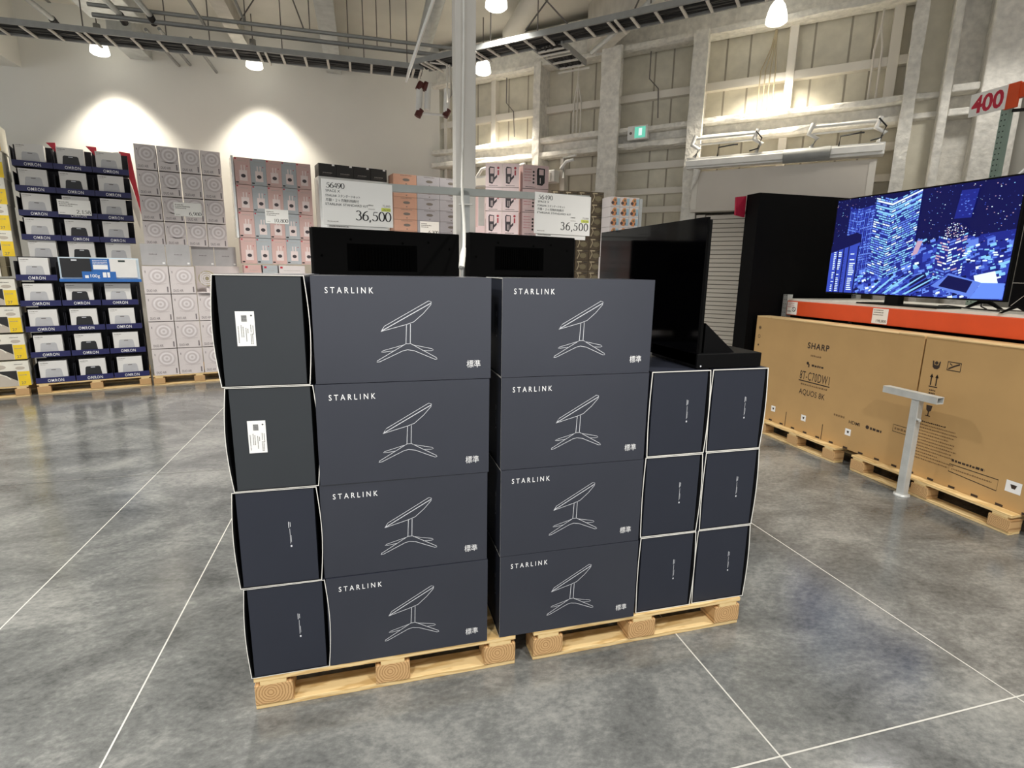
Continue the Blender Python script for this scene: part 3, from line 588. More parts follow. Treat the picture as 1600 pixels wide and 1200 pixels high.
# ================================================================== TELEVISION AISLE (local x runs towards the camera side, y away from the aisle)
TA = ((4.42,0), R(-90))
def build_tv_aisle():
    make_pallet(1.10, at(TA,-5.13,-.085,0), R(-90), 'pine pallet under the left brown television carton', .9)
    make_pallet(1.33, at(TA,-3.845,-.085,0), R(-90), 'pine pallet under the right brown television carton', .9)
    def carton(x0, x1, lab):
        t = empty('television_carton', at(TA,x0,0,.152), R(-90)); tag(t, lab, 'box', 'brown television cartons'); W = x1-x0; H = 1.152; D = .34
        b = MB(); b.box(0,W,0,D,0,H,'kraft')
        return t, b, W, H, D
    def finish(t, b, W, H, D, slots):
        for x in slots: b.rect(x-.004,x+.004,.0,.16,'kraft_ink')
        x = .03
        while x < W-.1: b.rect(x,x+.05,.002,.020,'kraft_ink',-.0012); x += .17
        b.build('carton_body', t, bevel=.006)
        f = MB(); r = random.Random(int(W*1000)+len(slots)); x = .0
        while x < W-.05:
            wd = min(r.uniform(.18,.34), W-x); f.solid(x+.004,x+wd-.004,-.003,D*.5,H,H+r.uniform(.004,.013),'kraft_edge'); x += wd
        f.build('top_flaps', t)
    t, b, W, H, D = carton(-5.415,-3.408,'brown television carton with large black lettering, left of the steel guard post')
    o = 5.415; q = .152; K = 'kraft_ink'
    b.text('SHARP', -4.615+o, 1.045-q, .085, K, .022, 1.15, fit=.275)
    scribble(b, -4.56+o, -4.42+o, .965-q, .018, 'kraft_soft'); b.disc(-4.585+o,.89-q,.016,K); b.rect(-4.575+o,-4.56+o,.85-q,.885-q,K); scribble(b, -4.53+o, -4.38+o, .865-q, .022, K)
    b.text('8T-C70DW1', -4.67+o, .715-q, .125, K, .003, 1.12, fit=.385); b.rect(-4.68+o,-4.275+o,.692-q,.703-q,K)
    scribble(b, -4.645+o, -4.30+o, .655-q, .02, 'kraft_soft'); b.text('AQUOS 8K', -4.655+o, .555-q, .085, K, .004, 1.05, fit=.34)
    for i in range(6): b.stroke(arc(.065,1.03-i*.10,.018,.018,0,360,10),.006,K) if i in (0,1,4,5) else b.rect(.055,.075,1.02-i*.10,1.04-i*.10,K)
    b.disc(.065,1.03,.010,K)
    for x, z in ((.42,.115),(.865,.125),(1.42,.135)):
        b.rect(x-.032,x+.032,z,z+.064,'sticker'); b.shape([(x-.014,z+.044),(x+.014,z+.044),(x+.008,z+.022),(x-.006,z+.022)],K,-.0014)
    scribble(b, 1.235, 1.36, .285, .02, 'kraft_soft'); b.text('HDMI', 1.415, .255, .045, K, .01, 1, fit=.12); b.disc(1.615,.272,.018,K); scribble(b, 1.645, 1.76, .258, .024, K)
    b.stroke([(1.86,.31),(1.99,.31),(1.99,.37),(1.86,.37)],.005,K,closed=True); scribble(b, 1.875, 1.985, .33, .02, 'kraft_soft')
    finish(t, b, W, H, D, (.62,1.12))
    t, b, W, H, D = carton(-3.392,-1.40,'brown television carton with handling symbols, right of the steel guard post')
    z = 1.105-q
    b.shape([(.085,z-.03),(.10,z-.045),(.125,z-.045),(.14,z-.03),(.145,z+.02),(.135,z+.02),(.128,z-.012),(.097,z-.012),(.09,z+.02),(.08,z+.02)],K); b.disc(.1125,z+.005,.014,K)
    b.stroke([(.20,z-.035),(.30,z-.035),(.30,z+.03),(.20,z+.03)],.008,K,closed=True); b.stroke([(.21,z-.025),(.25,z),(.29,z+.02)],.012,K); b.stroke([(.215,z+.018),(.235,z+.005)],.008,K)
    for x in (.092,.135): b.rect(x-.005,x+.005,z-.18,z-.10,K); b.shape([(x-.015,z-.115),(x+.015,z-.115),(x,z-.085)],K)
    b.rect(.08,.15,z-.195,z-.186,K); b.rect(.095,.135,z-.30,z-.27,K); scribble(b,.09,.14,z-.225,.012,K); scribble(b,.09,.14,z-.25,.012,K)
    b.shape([(.09,z-.345),(.14,z-.345),(.135,z-.385),(.118,z-.40),(.112,z-.40),(.095,z-.385)],K); b.rect(.111,.119,z-.43,z-.40,K); b.rect(.095,.135,z-.437,z-.43,K)
    for i in range(13): scribble(b, .05, .05+(.22,.30,.32,.30,.26,.31,.3,.33,.3,.31,.2,.33,.29)[i], .46-i*.026, .011, 'kraft_soft' if i else K, seed=i)
    b.stroke([(.35,.13),(.70,.105),(.70,.19),(.35,.19)],.006,K,closed=True); scribble(b,.37,.66,.15,.012,'kraft_soft'); scribble(b,.36,.6,.215,.02,K)
    x, z = .80,.13; b.rect(x-.05,x+.05,z,z+.085,'sticker'); b.shape([(x-.022,z+.06),(x+.022,z+.06),(x+.012,z+.03),(x-.01,z+.03)],K,-.0014)
    finish(t, b, W, H, D, (.94,1.5))
    # steel guard post
    g = empty('guard_post', at(TA,-3.265,-.15,0), R(-90)); tag(g, 'T-shaped galvanized guard post standing against the brown cartons', 'guard post')
    MB().solid(-.032,.032,-.028,.028,.012,.82,'galv').build('post', g, bevel=.004)
    c = MB(); th = .006
    for x0,x1,y0,y1,z0,z1 in ((-.287,.175,-.035,.035,.869,.875),(-.287,.175,-.035,.035,.82,.826),(-.287,.175,-.035,-.029,.826,.869),(-.287,.175,.029,.035,.826,.869)): c.solid(x0,x1,y0,y1,z0,z1,'galv')
    c.build('crossbar', g)
    MB().lathe([(.001,.014),(.058,.012),(.06,0)],'galv',24).build('base_disc', g); MB().tube([(.03,-.01,.66),(.06,-.02,.66)],.012,'galv').build('bolt', g)
    # rack with orange beam and white deck
    k = empty('pallet_rack', at(TA,0,.38,0), R(-90)); tag(k, 'rack bay with orange beam and white deck carrying the televisions', 'shelf rack')
    b = MB(); b.solid(-5.40,-1.2,0,.05,1.325,1.49,'orange'); b.build('front_beam', k, bevel=.006)
    MB().solid(-5.40,-1.2,1.02,1.07,1.325,1.49,'orange').build('rear_beam', k)
    MB().solid(-5.42,-1.2,.01,1.06,1.491,1.515,'shelf_white').build('deck', k)
    MB().solid(-5.40,-1.2,.985,1.0,.0,1.48,'tv_matte').build('shade_backing', k)  # added dark sheet standing in for the shade seen under the beam
    for y in (0,1.0):
        p = MB(); p.solid(-5.475,-5.405,y,y+.07,0,1.56,'galv')
        for i in range(30): p.disc(-5.455,.1+i*.05,.006,'hole_dark',y-.001,8); p.disc(-5.425,.1+i*.05,.006,'hole_dark',y-.001,8)
        p.build('upright', k)
    for x, lab, wd, t2 in ((-5.385,'small white tag with a black symbol on the left end of the orange beam',.15,0),(-4.255,'small white price card in the middle of the orange beam',.165,1)):
        q = MB(); q.solid(0,wd,0,.003,0,.145,'sign_white')
        for i in range(3): scribble(q, .01, wd*.7, .125-i*.022, .009, 'ink_soft' if t2 else 'dev_red', seed=i)
        if t2: q.text('198,800', wd-.008, .015, .036, 'ink', 0, 1, align='r')
        else: q.disc(.105,.06,.028,'ink'); q.disc(.105,.06,.02,'sign_white',-.0014); q.stroke([(.09,.08),(.12,.04)],.006,'ink',-.002); scribble(q,.01,.07,.03,.012,'ink')
        tag(q.build('price_card', None, at(TA,x,.374,1.335), R(-90)), lab, 'price card', 'price cards on the orange beam')
    # tall rear rack with aisle number
    k = empty('pallet_rack', at(((5.9,0),R(-90)),0,0,0), R(-90)); tag(k, 'tall green rack frame with orange top beam behind the lit television', 'shelf rack')
    p = MB(); p.solid(-4.20,-4.13,0,.06,0,3.42,'post_green')
    for i in range(66): p.disc(-4.182,.1+i*.05,.007,'hole_dark',-.001,6); p.disc(-4.150,.1+i*.05,.007,'hole_dark',-.001,6)
    p.build('upright', k); MB().solid(-4.19,-4.14,.9,.96,0,3.42,'post_green').build('upright', k)
    MB().solid(-4.15,-1.4,-.01,.04,3.42,3.55,'orange').build('top_beam', k, bevel=.005)
    MB().solid(-4.17,-4.06,-.02,.0,3.34,3.56,'orange').build('beam_bracket', k)
    MB().tube([(-4.16,.06,2.55),(-4.16,.9,3.25)],.02,'galv').build('frame_brace', k)
    MB().tube([(-4.1,.0,3.32),(-3.2,.3,3.2)],.015,'cable_black').build('cable', k)
    n = MB(); n.solid(0,.325,0,.006,0,.21,'sign_white'); n.text('400', .02, .03, .215, 'sign_red', .03, .98, fit=.285); 
    tag(n.build('aisle_sign', None, at(((5.9,0),R(-90)),-4.48,-.03,3.345), R(-90)), 'white aisle sign with red 400 on the orange rack beam', 'sign')
    # black display panel with crimson tab
    p = empty('black_partition', (4.345,5.5,0)); tag(p, 'tall matt black display panel left of the lit television', 'display panel')
    MB().solid(0,1.5,0,.22,0,2.69,'tv_matte').build('panel_body', p, bevel=.004)
    MB().prism([(.02-.155,2.66),(.0,2.68),(.0,2.44),(.03-.155,2.46)],.225,.25,'crimson').build('crimson_tab', p)
build_tv_aisle()

def build_city_tv():
    W, H = 1.745, .965; x0 = -4.905
    t = empty('television', at(TA,x0,.42,1.516), R(-90)); tag(t, 'large lit television showing a blue city at night', 'television', 'televisions on the rack deck')
    z0 = .085
    MB().solid(0,W,0,.05,z0,z0+H,'tv_black').build('housing', t, bevel=.004)
    s = MB(); y = -.001; bw = .014; SW_, SH = W-2*bw, H-2*bw
    X = lambda u: bw+u*SW_
    Z = lambda v: z0+bw+(1-v)*SH
    r = random.Random(12); dy = [0]
    def P(pts, m):
        dy[0] += .000004; s.poly([(X(min(max(u,0),1)), y-dy[0], Z(min(max(v,0),1))) for u, v in pts], m)
    def Q(u, v, du, dv, m): P([(u,v+dv),(u+du,v+dv),(u+du,v),(u,v)], m)
    s.rect(bw,W-bw,z0+bw,z0+H-bw,'e0',y)
    P([(0,1),(1,1),(1,.42),(.62,.5),(.3,.55),(0,.6)],'e1')
    for i in range(420):                                  # distant street lights
        u, v = r.random(), r.random()**1.2*.6
        if .29 < u < .56: continue
        k = r.uniform(.5,1.4); Q(u,v,.004*k,.005*k,r.choice(['e2','e3','e3','e5','e6','e4','e2']))
    for i in range(150):
        u, v = r.random(), .48+.5*r.random(); k = r.uniform(.7,1.8); m = r.choice(['e2','e3','e7','e3','e2','e1'])
        P([(u,v),(u+.03*k,v-.018*k),(u+.034*k,v+.03*k),(u+.004*k,v+.05*k)], m); P([(u,v),(u+.03*k,v-.018*k),(u+.02*k,v-.03*k),(u-.01*k,v-.012*k)], r.choice(['e1','e2','e4']))
    for i in range(620):                                  # low streets and blocks
        u, v = r.random(), .45+.55*r.random(); k = r.uniform(.4,2)
        P([(u,v),(u+.013*k,v-.006*k),(u+.015*k,v+.006*k),(u+.002*k,v+.013*k)], r.choice(['e1','e2','e2','e3','e3','e7','e4','e5','e0','e0']))
    def tower(ul, uc, ur, v0, v1, skl, skr, nf, cl, base, lights, density):
        """two faces meeting at uc; floors as bright broken strips"""
        P([(ul,v1-skl*.9),(uc,v1),(uc,v0+skl*.3),(ul,v0)], base); P([(uc,v1),(ur,v1-skr),(ur,v0-skr*.3),(uc,v0+skl*.3)], base)
        for f in range(nf):
            a = f/nf; va = v0+skl*.3+(v1-v0-skl*.3)*a; h = (v1-v0)/nf*.55
            for (ua, ub, s0) in ((ul,uc,-1),(uc,ur,1)):
                u = ua
                while u < ub-.002:
                    wd = r.uniform(.006,.03); ue = min(u+wd, ub-.001)
                    if r.random() < density:
                        def vv(q): return va-(skl*.6*(uc-q)/(uc-ul) if s0 < 0 else skr*.7*(q-uc)/(ur-uc))
                        P([(u,vv(u)+h),(ue,vv(ue)+h),(ue,vv(ue)),(u,vv(u))], r.choice(lights))
                    u = ue+.003
    tower(.10,.17,.27,.10,.78,.05,.04,26,None,'e1',['e2','e2','e3','e7'],.7)
    for i in range(13): u = .105+i*.0125; P([(u,.8),(u+.003,.8),(u+.003+.002,.13),(u+.002,.13)],'e2' if i%2 else 'e3')
    tower(.27,.375,.535,.03,.84,.10,.16,34,None,'e1',['e3','e4','e4','e5','e7','e4'],.82)
    for k in range(3): P([(.28,.05+k*.05),(.375,.10+k*.05),(.535,.0+k*.05),(.535,.015+k*.05),(.375,.118+k*.05),(.28,.064+k*.05)],'e4' if k else 'e5')
    tower(.66,.72,.80,.46,.86,.05,.07,16,None,'e1',['e3','e4','e5','e6'],.7)
    P(arc(.735,.40,.06,.075,0,360,20),'e0')
    for i in range(90):
        a, q = r.random()*6.28, r.random()**.5; Q(.735+.055*q*math.cos(a),.40+.07*q*math.sin(a),.005,.006,r.choice(['e6','e5','e6','e2']))
    P([(.72,.3),(.80,.3),(.815,.06),(.735,.06)],'e1')
    for i in range(30): Q(.73+.07*r.random(),.08+.2*r.random(),.008,.006,r.choice(['e2','e2','e3']))
    # dark roofed block, lower left
    P([(.0,1),(.20,1),(.20,.42),(.0,.55)],'e2'); P([(.0,.50),(.02,.42),(.17,.36),(.20,.38),(.21,.46),(.0,.57)],'e0')
    for c, (u0, du, m) in enumerate(((.025,.02,'e5'),(.06,.022,'e5'),(.10,.01,'e1'),(.145,.04,'e5'))):
        for i in range(22):
            if r.random() < .8: Q(u0,.56+i*.02,du*r.uniform(.6,1),.009,m)
    for u in (.05,.09,.125,.19): P([(u,1),(u+.008,1),(u+.008,.5),(u,.5)],'e0')
    # bright round plaza and white sign, lower right
    for k in range(16):
        a = k/16*6.28; Q(.86+.07*math.cos(a),.62+.05*math.sin(a),.02,.012,r.choice(['e5','e4','e3']))
    P([(.86,.80),(.95,.76),(.97,.86),(.88,.90)],'e5'); P([(.55,.98),(.66,.90),(.62,.78),(.54,.82)],'e0'); P([(.66,.90),(.86,.99),(.9,.86),(.74,.78)],'e3'); P([(.70,.90),(.84,.95),(.86,.85),(.74,.80)],'e0')
    P([(.86,1),(1,.99),(1,.86),(.9,.86)],'e7'); P([(.53,.62),(.56,.6),(.58,.48),(.55,.48)],'e6')
    for k in range(9): P([(.30+k*.03,.99),(.32+k*.03,.99),(.42+k*.04,.80),(.41+k*.04,.80)], 'e4' if k%2 else 'e2')
    s.build('lit_screen', t)
    MB().solid(W*.42,W*.50,-.02,.05,.012,z0,'tv_black').build('stand_neck', t)
    MB().prism([(W*.25,0),(W*.72,0),(W*.72,.012),(W*.25,.012)],-.035,.25,'tv_black').build('stand_base', t)
    # neighbouring dark television
    W2 = 1.3; t = empty('television', at(TA,-3.14,.44,1.516), R(-90)); tag(t, 'switched-off black television cut off by the right edge', 'television', 'televisions on the rack deck')
    MB().solid(0,W2,0,.05,.05,.84,'tv_black').build('housing', t, bevel=.004)
    MB().rect(.012,W2-.012,.06,.83,'tv_matte',-.001).build('screen_panel', t)
    d = MB().solid(.11,.135,-.012,-.002,.16,.34,'girt'); d.solid(.105,.14,-.016,-.002,.145,.165,'galv'); d.stroke([(.0,.235),(.3,.235)],.003,'girt',-.003); d.stroke([(.105,.15),(.02,.06)],.003,'girt',-.004); d.build('security_strap', t)
    for x in (.1,W2-.1): MB().prism([(x-.12,0),(x-.1,0),(x,.05),(x+.1,0),(x+.12,0),(x+.03,.06),(x-.03,.06)],-.06,-.045,'tv_black').build('stand_leg', t)
    # small stand feet and cords seen under the lit picture
    c = MB().tube([(-3.95,.3,1.522),(-3.85,.28,1.53),(-3.6,.2,1.522),(-3.3,.1,1.522)],.006,'cable_black'); c.tube([(-3.62,.35,1.60),(-3.58,.3,1.54),(-3.5,.25,1.522)],.006,'cable_black'); c.tube([(-3.35,.15,1.53),(-3.1,.05,1.535),(-2.6,.06,1.522)],.005,'ink_soft')
    tag(c.build('power_cable', None, at(TA,0,.5,0), R(-90)), 'dark cords lying on the white deck under the lit television', 'cable')
    f = MB().prism([(0,0),(.03,0),(.14,.05),(.2,.05),(.31,0),(.34,0),(.22,.075),(.12,.075)],-.02,0,'tv_black')
    tag(f.build('television_stand', None, at(TA,-3.72,.8,1.516), R(-90)), 'black forked stand foot visible under the lit television', 'stand')
build_city_tv()
# ================================================================== GOODS ALONG THE WALL
def proto_once(cache, key, fn):
    """first request builds the thing, later ones copy it and its parts"""
    if key not in cache: cache[key] = fn(); return cache[key]
    return copy_tree(cache[key])
CACHE = {}
def place(o, fr, x, y, z, lab, cat, group, extra=0):
    o.location = at(fr,x,y,z); o.rotation_euler = (0,0,fr[1]+extra); return tag(o, lab, cat, group)
def price_card(fr, x, y, z, wd, h, num, lab):
    m = MB(); m.solid(0,wd,0,.003,0,h,'sign_white')
    for i in range(3): scribble(m, .02, wd*(.35,.6,.45)[i], h*(.8,.68,.56)[i], h*.06, 'ink_soft', seed=i)
    figures(m, num, wd-.008, h*.10, h*.24, 'ink', -.001, 'r'); scribble(m, .02, wd*.2, h*.1, h*.05, 'ink_pale')
    return tag(m.build('price_card', None, at(fr,x,y,z), fr[1]), lab, 'price card', 'price cards on the wall goods')

# ---- bathroom scales in navy trays
OF = ((-4.402,8.715), R(18.4))
def build_scales():
    make_pallet(1.31, at(OF,0,0,0), OF[1], 'pine pallet under the navy tray display of scales')
    def carton(dark):
        t = empty('scale_carton', (0,0,0)); wd, h, d = .30, .29, .16
        b = MB(); b.box(0,wd,0,d,0,h,'scale_white'); scribble(b, .015, .10, h-.03, .010, 'ink_soft'); scribble(b, .015, .075, h-.05, .006, 'ink_pale')
        b.build('carton_body', t, bevel=.002)
        p = MB(); c = 'scale_dark' if dark else 'scale_grey'
        p.shape([(.045,.0),(.255,.0),(.235,.17),(.22,.185),(.08,.185),(.065,.17)], c, -.001); p.rect(.125,.175,.165,.175,'line_white' if dark else 'ink_soft',-.0016)
        p.build('scale_picture', t); return t
    def tray():
        t = empty('display_tray', (0,0,0)); W = .425
        MB().solid(0,W,0,.006,-.05,.025,'tray_navy').text('OMRON', W/2, -.038, .058, 'print_white', .004, 1.18, -.001, align='c', fit=.175).build('front_lip', t)
        b = MB(); b.solid(0,W,.006,.30,-.05,-.044,'tray_dark'); b.solid(0,.004,.006,.30,-.05,.2,'tray_dark'); b.solid(W-.004,W,.006,.30,-.05,.2,'tray_dark'); b.solid(0,W,.296,.30,-.05,.262,'tray_dark'); b.build('tray_body', t)
        return t
    rows = [(3.07,.50,.02),(2.75,.47,.015),(2.43,.44,.01),(2.11,.41,0),(1.81,.39,0)]
    low = [(1.60,-.03),(1.26,-.03),(.915,-.02),(.565,-.01),(.205,0)]
    cn = ['left','middle','right']; n = 0
    def row(z, x0, y0, step, i, up):
        for c in range(3):
            if not up and i == 0 and c > 0: continue
            dark = c == 1; x = x0+c*step; nm = '%s tray row, %s column'%(FIRST[i if up else i+5], cn[c])
            if not up or i < 4: place(proto_once(CACHE,'tray',tray), OF, x, y0, z, 'navy cardboard tray in the wall display, '+nm, 'display tray', 'navy trays of the scale display')
            place(proto_once(CACHE,('sc',dark),lambda: carton(dark)), OF, x+.05, y0+.03, z-.043, 'white carton with %s bathroom scale picture, '%('dark' if dark else 'grey')+nm, 'box', 'bathroom scale cartons')
    for i, (z, x0, dx) in enumerate(rows): row(z+.03, .035+dx, .43, .43, i, True)
    for i, (z, x0) in enumerate(low): row(z, x0, 0.0, .437, i, False)
    # backing case between the rows, upper pallet, demonstration board
    b = MB(); b.box(.05,1.30,.36+.38,.9,.16,1.72,'tray_dark'); tag(b.build('display_case', None, at(OF,0,0,0), OF[1]), 'dark cardboard case behind the lower navy trays', 'display case', 'cases behind the scale trays')
    b = MB(); b.box(.05,1.14,.75,1.05,1.72,3.10,'tray_dark'); tag(b.build('display_case', None, at(OF,0,0,0), OF[1]), 'dark cardboard case behind the upper navy trays', 'display case', 'cases behind the scale trays')
    for pts, y0, y1, m, lab in (([(1.24,3.43),(1.38,3.42),(1.46,2.5),(1.44,2.5),(1.36,2.95)],.82,.86,'red_mark','red wrapping strip down the right side of the top scale cartons'),
        ([(1.17,3.40),(1.24,3.41),(1.42,2.62),(1.40,2.30),(1.36,2.5)],.77,.80,'scale_white','crumpled white wrapping strip beside the red one, right of the scale cartons'),
        ([(.42,3.42),(.52,3.43),(.52,3.30)],.66,.7,'red_mark','red corner of wrapping between the left and middle top scale cartons'),([(.86,3.43),(.98,3.43),(.98,3.28)],.66,.7,'red_mark','red corner of wrapping between the middle and right top scale cartons')):
        tag(MB().prism(pts,y0,y1,m).build('plastic_wrap', None, at(OF,0,0,0), OF[1]), lab, 'wrapping')
    d = empty('demonstration_board', at(OF,.43,-.03,1.575), OF[1]); tag(d, 'pale blue display board holding a black and a white scale', 'display board')
    MB().solid(0,.90,0,.02,0,.29,'pale_blue').build('board', d); MB().solid(-.01,.91,-.04,.02,-.04,0,'blue_print').build('base_lip', d)
    MB().solid(.02,.345,-.02,0,.02,.275,'scale_dark').rect(.14,.20,.24,.26,'line_white',-.021).build('black_scale', d); MB().solid(.56,.87,-.02,0,.02,.275,'scale_white').rect(.66,.74,.235,.26,'hole_dark',-.021).build('white_scale', d)
    p = MB(); p.rect(.345,.56,.02,.275,'blue_print',-.002); p.rect(.37,.535,.13,.19,'print_white',-.003); p.rect(.24,.62,.0,.10,'blue_print',-.022); p.rect(.27,.31,.01,.05,'print_white',-.024); p.text('100g', .33,.02,.06,'print_white',.01,1,-.024); p.rect(.47,.51,.02,.09,'print_white',-.024); p.rect(.52,.55,.02,.09,'print_white',-.024)
    for i in range(3): scribble(p, .37, .535, .245-i*.022, .011, 'print_white', -.003, i)
    p.build('printed_panel', d)
    price_card(OF, .47, .40, 2.45, .37, .20, '2,158', 'white price card 2,158 on the navy tray display')
build_scales()

# ---- slipper cartons at the far left
SF = ((-4.446,8.66), R(18))
def build_slippers():
    make_pallet(1.1, at(SF,-1.12,0,0), SF[1], 'pine pallet cut off by the left edge, under the slipper cartons')
    def carton():
        t = empty('slipper_carton', (0,0,0)); W, h, d = .80, .335, .5
        b = MB(); b.box(0,W,0,d,0,h,'slip_white'); b.rect(.0,W-.13,0,h*.62,'charcoal'); 
        b.shape([(.0,.0),(W-.13,.0),(W-.13,h*.2),(W-.32,h*.58),(.0,h*.62)],'felt',-.0014); b.disc(.40,h*.5,.07,'skin',-.002,14,.05); b.disc(.47,h*.78,.10,'felt',-.0014,16,.035); b.stroke(arc(.45,.05,.16,.12,20,120,10),.012,'slip_white',-.002)
        b.build('carton_body', t, bevel=.003)
        p = MB(); p.rect(W-.125,W-.0,0,h*.58,'slip_yellow',-.001); scribble(p, W-.11, W-.03, .14, .012, 'tan', -.002); p.text('27', W-.10, .02, .05, 'ink_soft', 0, 1, -.002)
        scribble(p, W-.145, W-.06, h*.86, .010, 'ink_soft', -.002); p.disc(W-.09,h*.72,.05,'felt',-.002,12,.022); p.build('size_label', t); return t
    for i in range(4): place(proto_once(CACHE,'slip',carton), SF, -.785, .0, .152+(3-i)*.36, 'white slipper carton with yellow size label, %s of the lower pile'%['top','second','third','bottom'][i], 'box', 'slipper cartons')
    for i in range(5): place(proto_once(CACHE,'slip',carton), SF, -.785+(.03,.02,.01,0,0)[i], .33, 1.86+(4-i)*.335, 'white slipper carton with yellow size label, %s of the upper pile'%FIRST[i], 'box', 'slipper cartons')
    def flat():
        t = empty('shoe_box', (0,0,0)); b = MB(); b.box(0,.6,0,.3,0,.125,'slip_white'); scribble(b,.40,.52,.075,.018,'ink'); b.rect(.52,.555,.03,.06,'ink'); b.build('carton_body', t); MB().solid(.6,.66,.02,.28,.0,.125,'khaki').build('carton_end', t); return t
    for i in range(2): place(proto_once(CACHE,'shoe',flat), SF, -.70, -.02, 1.60+i*.127, 'flat white shoe box between the slipper piles, %s'%['lower','upper'][i], 'box', 'flat shoe boxes')
build_slippers()

# ---- fan cartons
FF = ((-3.121,9.08), R(15))
def build_fans():
    make_pallet(1.2, at(FF,.01,0,0), FF[1], 'pine pallet under the cartons with round fan pictures')
    def carton(w_, h):
        t = empty('fan_carton', (0,0,0))
        b = MB(); b.box(0,w_-.006,0,.30,0,h-.006,'fan_box'); b.rect(.03,.038,h*.74,h*.82,'fan_ink'); b.text('DUO AIR', .03, .025, .05, 'fan_ink', .01, 1, fit=.125)
        b.rect(w_-.045,w_-.028,.02,.10,'fan_ink'); b.stroke(arc(.06,.11,.03,.03,180,0,8),.003,'fan_ring'); b.build('carton_body', t, bevel=.002)
        p = MB(); cx, cz = w_*.55, h*.63
        for r0, r1, m in ((.095,.115,'fan_ring'),(.07,.09,'fan_ring2'),(.045,.065,'fan_ring'),(.02,.04,'fan_ring2'),(0.001,.015,'fan_ring')): p.ring(cx,cz,r0,r1,m,-.001,18)
        p.stroke([(cx-.10,h*.38),(cx-.02,h*.33),(cx+.1,h*.36)],.012,'fan_ring',-.001); p.build('fan_picture', t); return t
    cn = ['leftmost','second','third','rightmost']
    for r in range(4):
        for c in range(4): place(proto_once(CACHE,'fanU',lambda: carton(.268,.345)), FF, .085+c*.276, .28, 2.065+(3-r)*.355, 'grey fan carton under clear wrap, %s row, %s column of the upper block'%(FIRST[r],cn[c]), 'box', 'fan cartons')
    for r in range(4):
        for c in range(3):
            if r == 0 and c == 2: continue
            place(proto_once(CACHE,'fanL',lambda: carton(.325,.40)), FF, .03+c*.33, 0, .152+(3-r)*.405, 'pale fan carton, %s row, %s column of the lower block'%(FIRST[r],cn[c]), 'box', 'fan cartons')
    def lid():
        m = MB(); m.prism([(0,0),(.30,0),(.30,.30),(0,.30)],0,.012,'lid_grey'); scribble(m,.10,.20,.15,.012,'fan_ink'); m.rect(.255,.285,.02,.045,'sticker'); return m.build('folded_card')
    for c in range(4): place(proto_once(CACHE,'lid',lid), FF, .035+c*.312+(.01 if c > 1 else 0), .02 if c < 2 else .33, 1.775, 'grey open carton lid standing up, %s of the four below the wrapped fans'%cn[c], 'carton lid', 'open carton lids')
    f = empty('desk_fan', at(FF,.84,-.02,1.56), FF[1]); tag(f, 'unpacked round desk fan with gold grille beside the navy boxes', 'fan')
    p = MB(); p.ring(0,.03,.0001,.03,'gold',0,16)
    for r0, r1 in ((.045,.055),(.075,.085),(.10,.115)): p.ring(0,.03,r0,r1,'gold',0,20)
    p.build('grille', f); MB().tube([(0,.0,.03),(0,.06,.03)],.112,'fan_box',20).build('fan_housing', f); MB().solid(-.12,.12,-.02,.10,-.19,-.17,'fan_box').build('base', f); MB().solid(-.02,.02,.03,.06,-.17,-.05,'fan_box').build('neck', f)
    tag(MB().box(.70,1.31,.325,.6,.152,1.772,'fan_box').build('carton_block', None, at(FF,0,0,0), FF[1]), 'pale carton block holding the two right grey open lids, behind the unpacked fan', 'box')
    b = MB(); b.box(.69,1.22,.05,.3,1.36,1.385,'fan_box'); tag(b.build('flat_carton', None, at(FF,0,0,0), FF[1]), 'white carton top on which the unpacked fan stands', 'carton tray')
    price_card(FF, .50, .27, 2.50, .36, .20, '6,980', 'white price card 6,980 on the wrapped fan cartons')
build_fans()

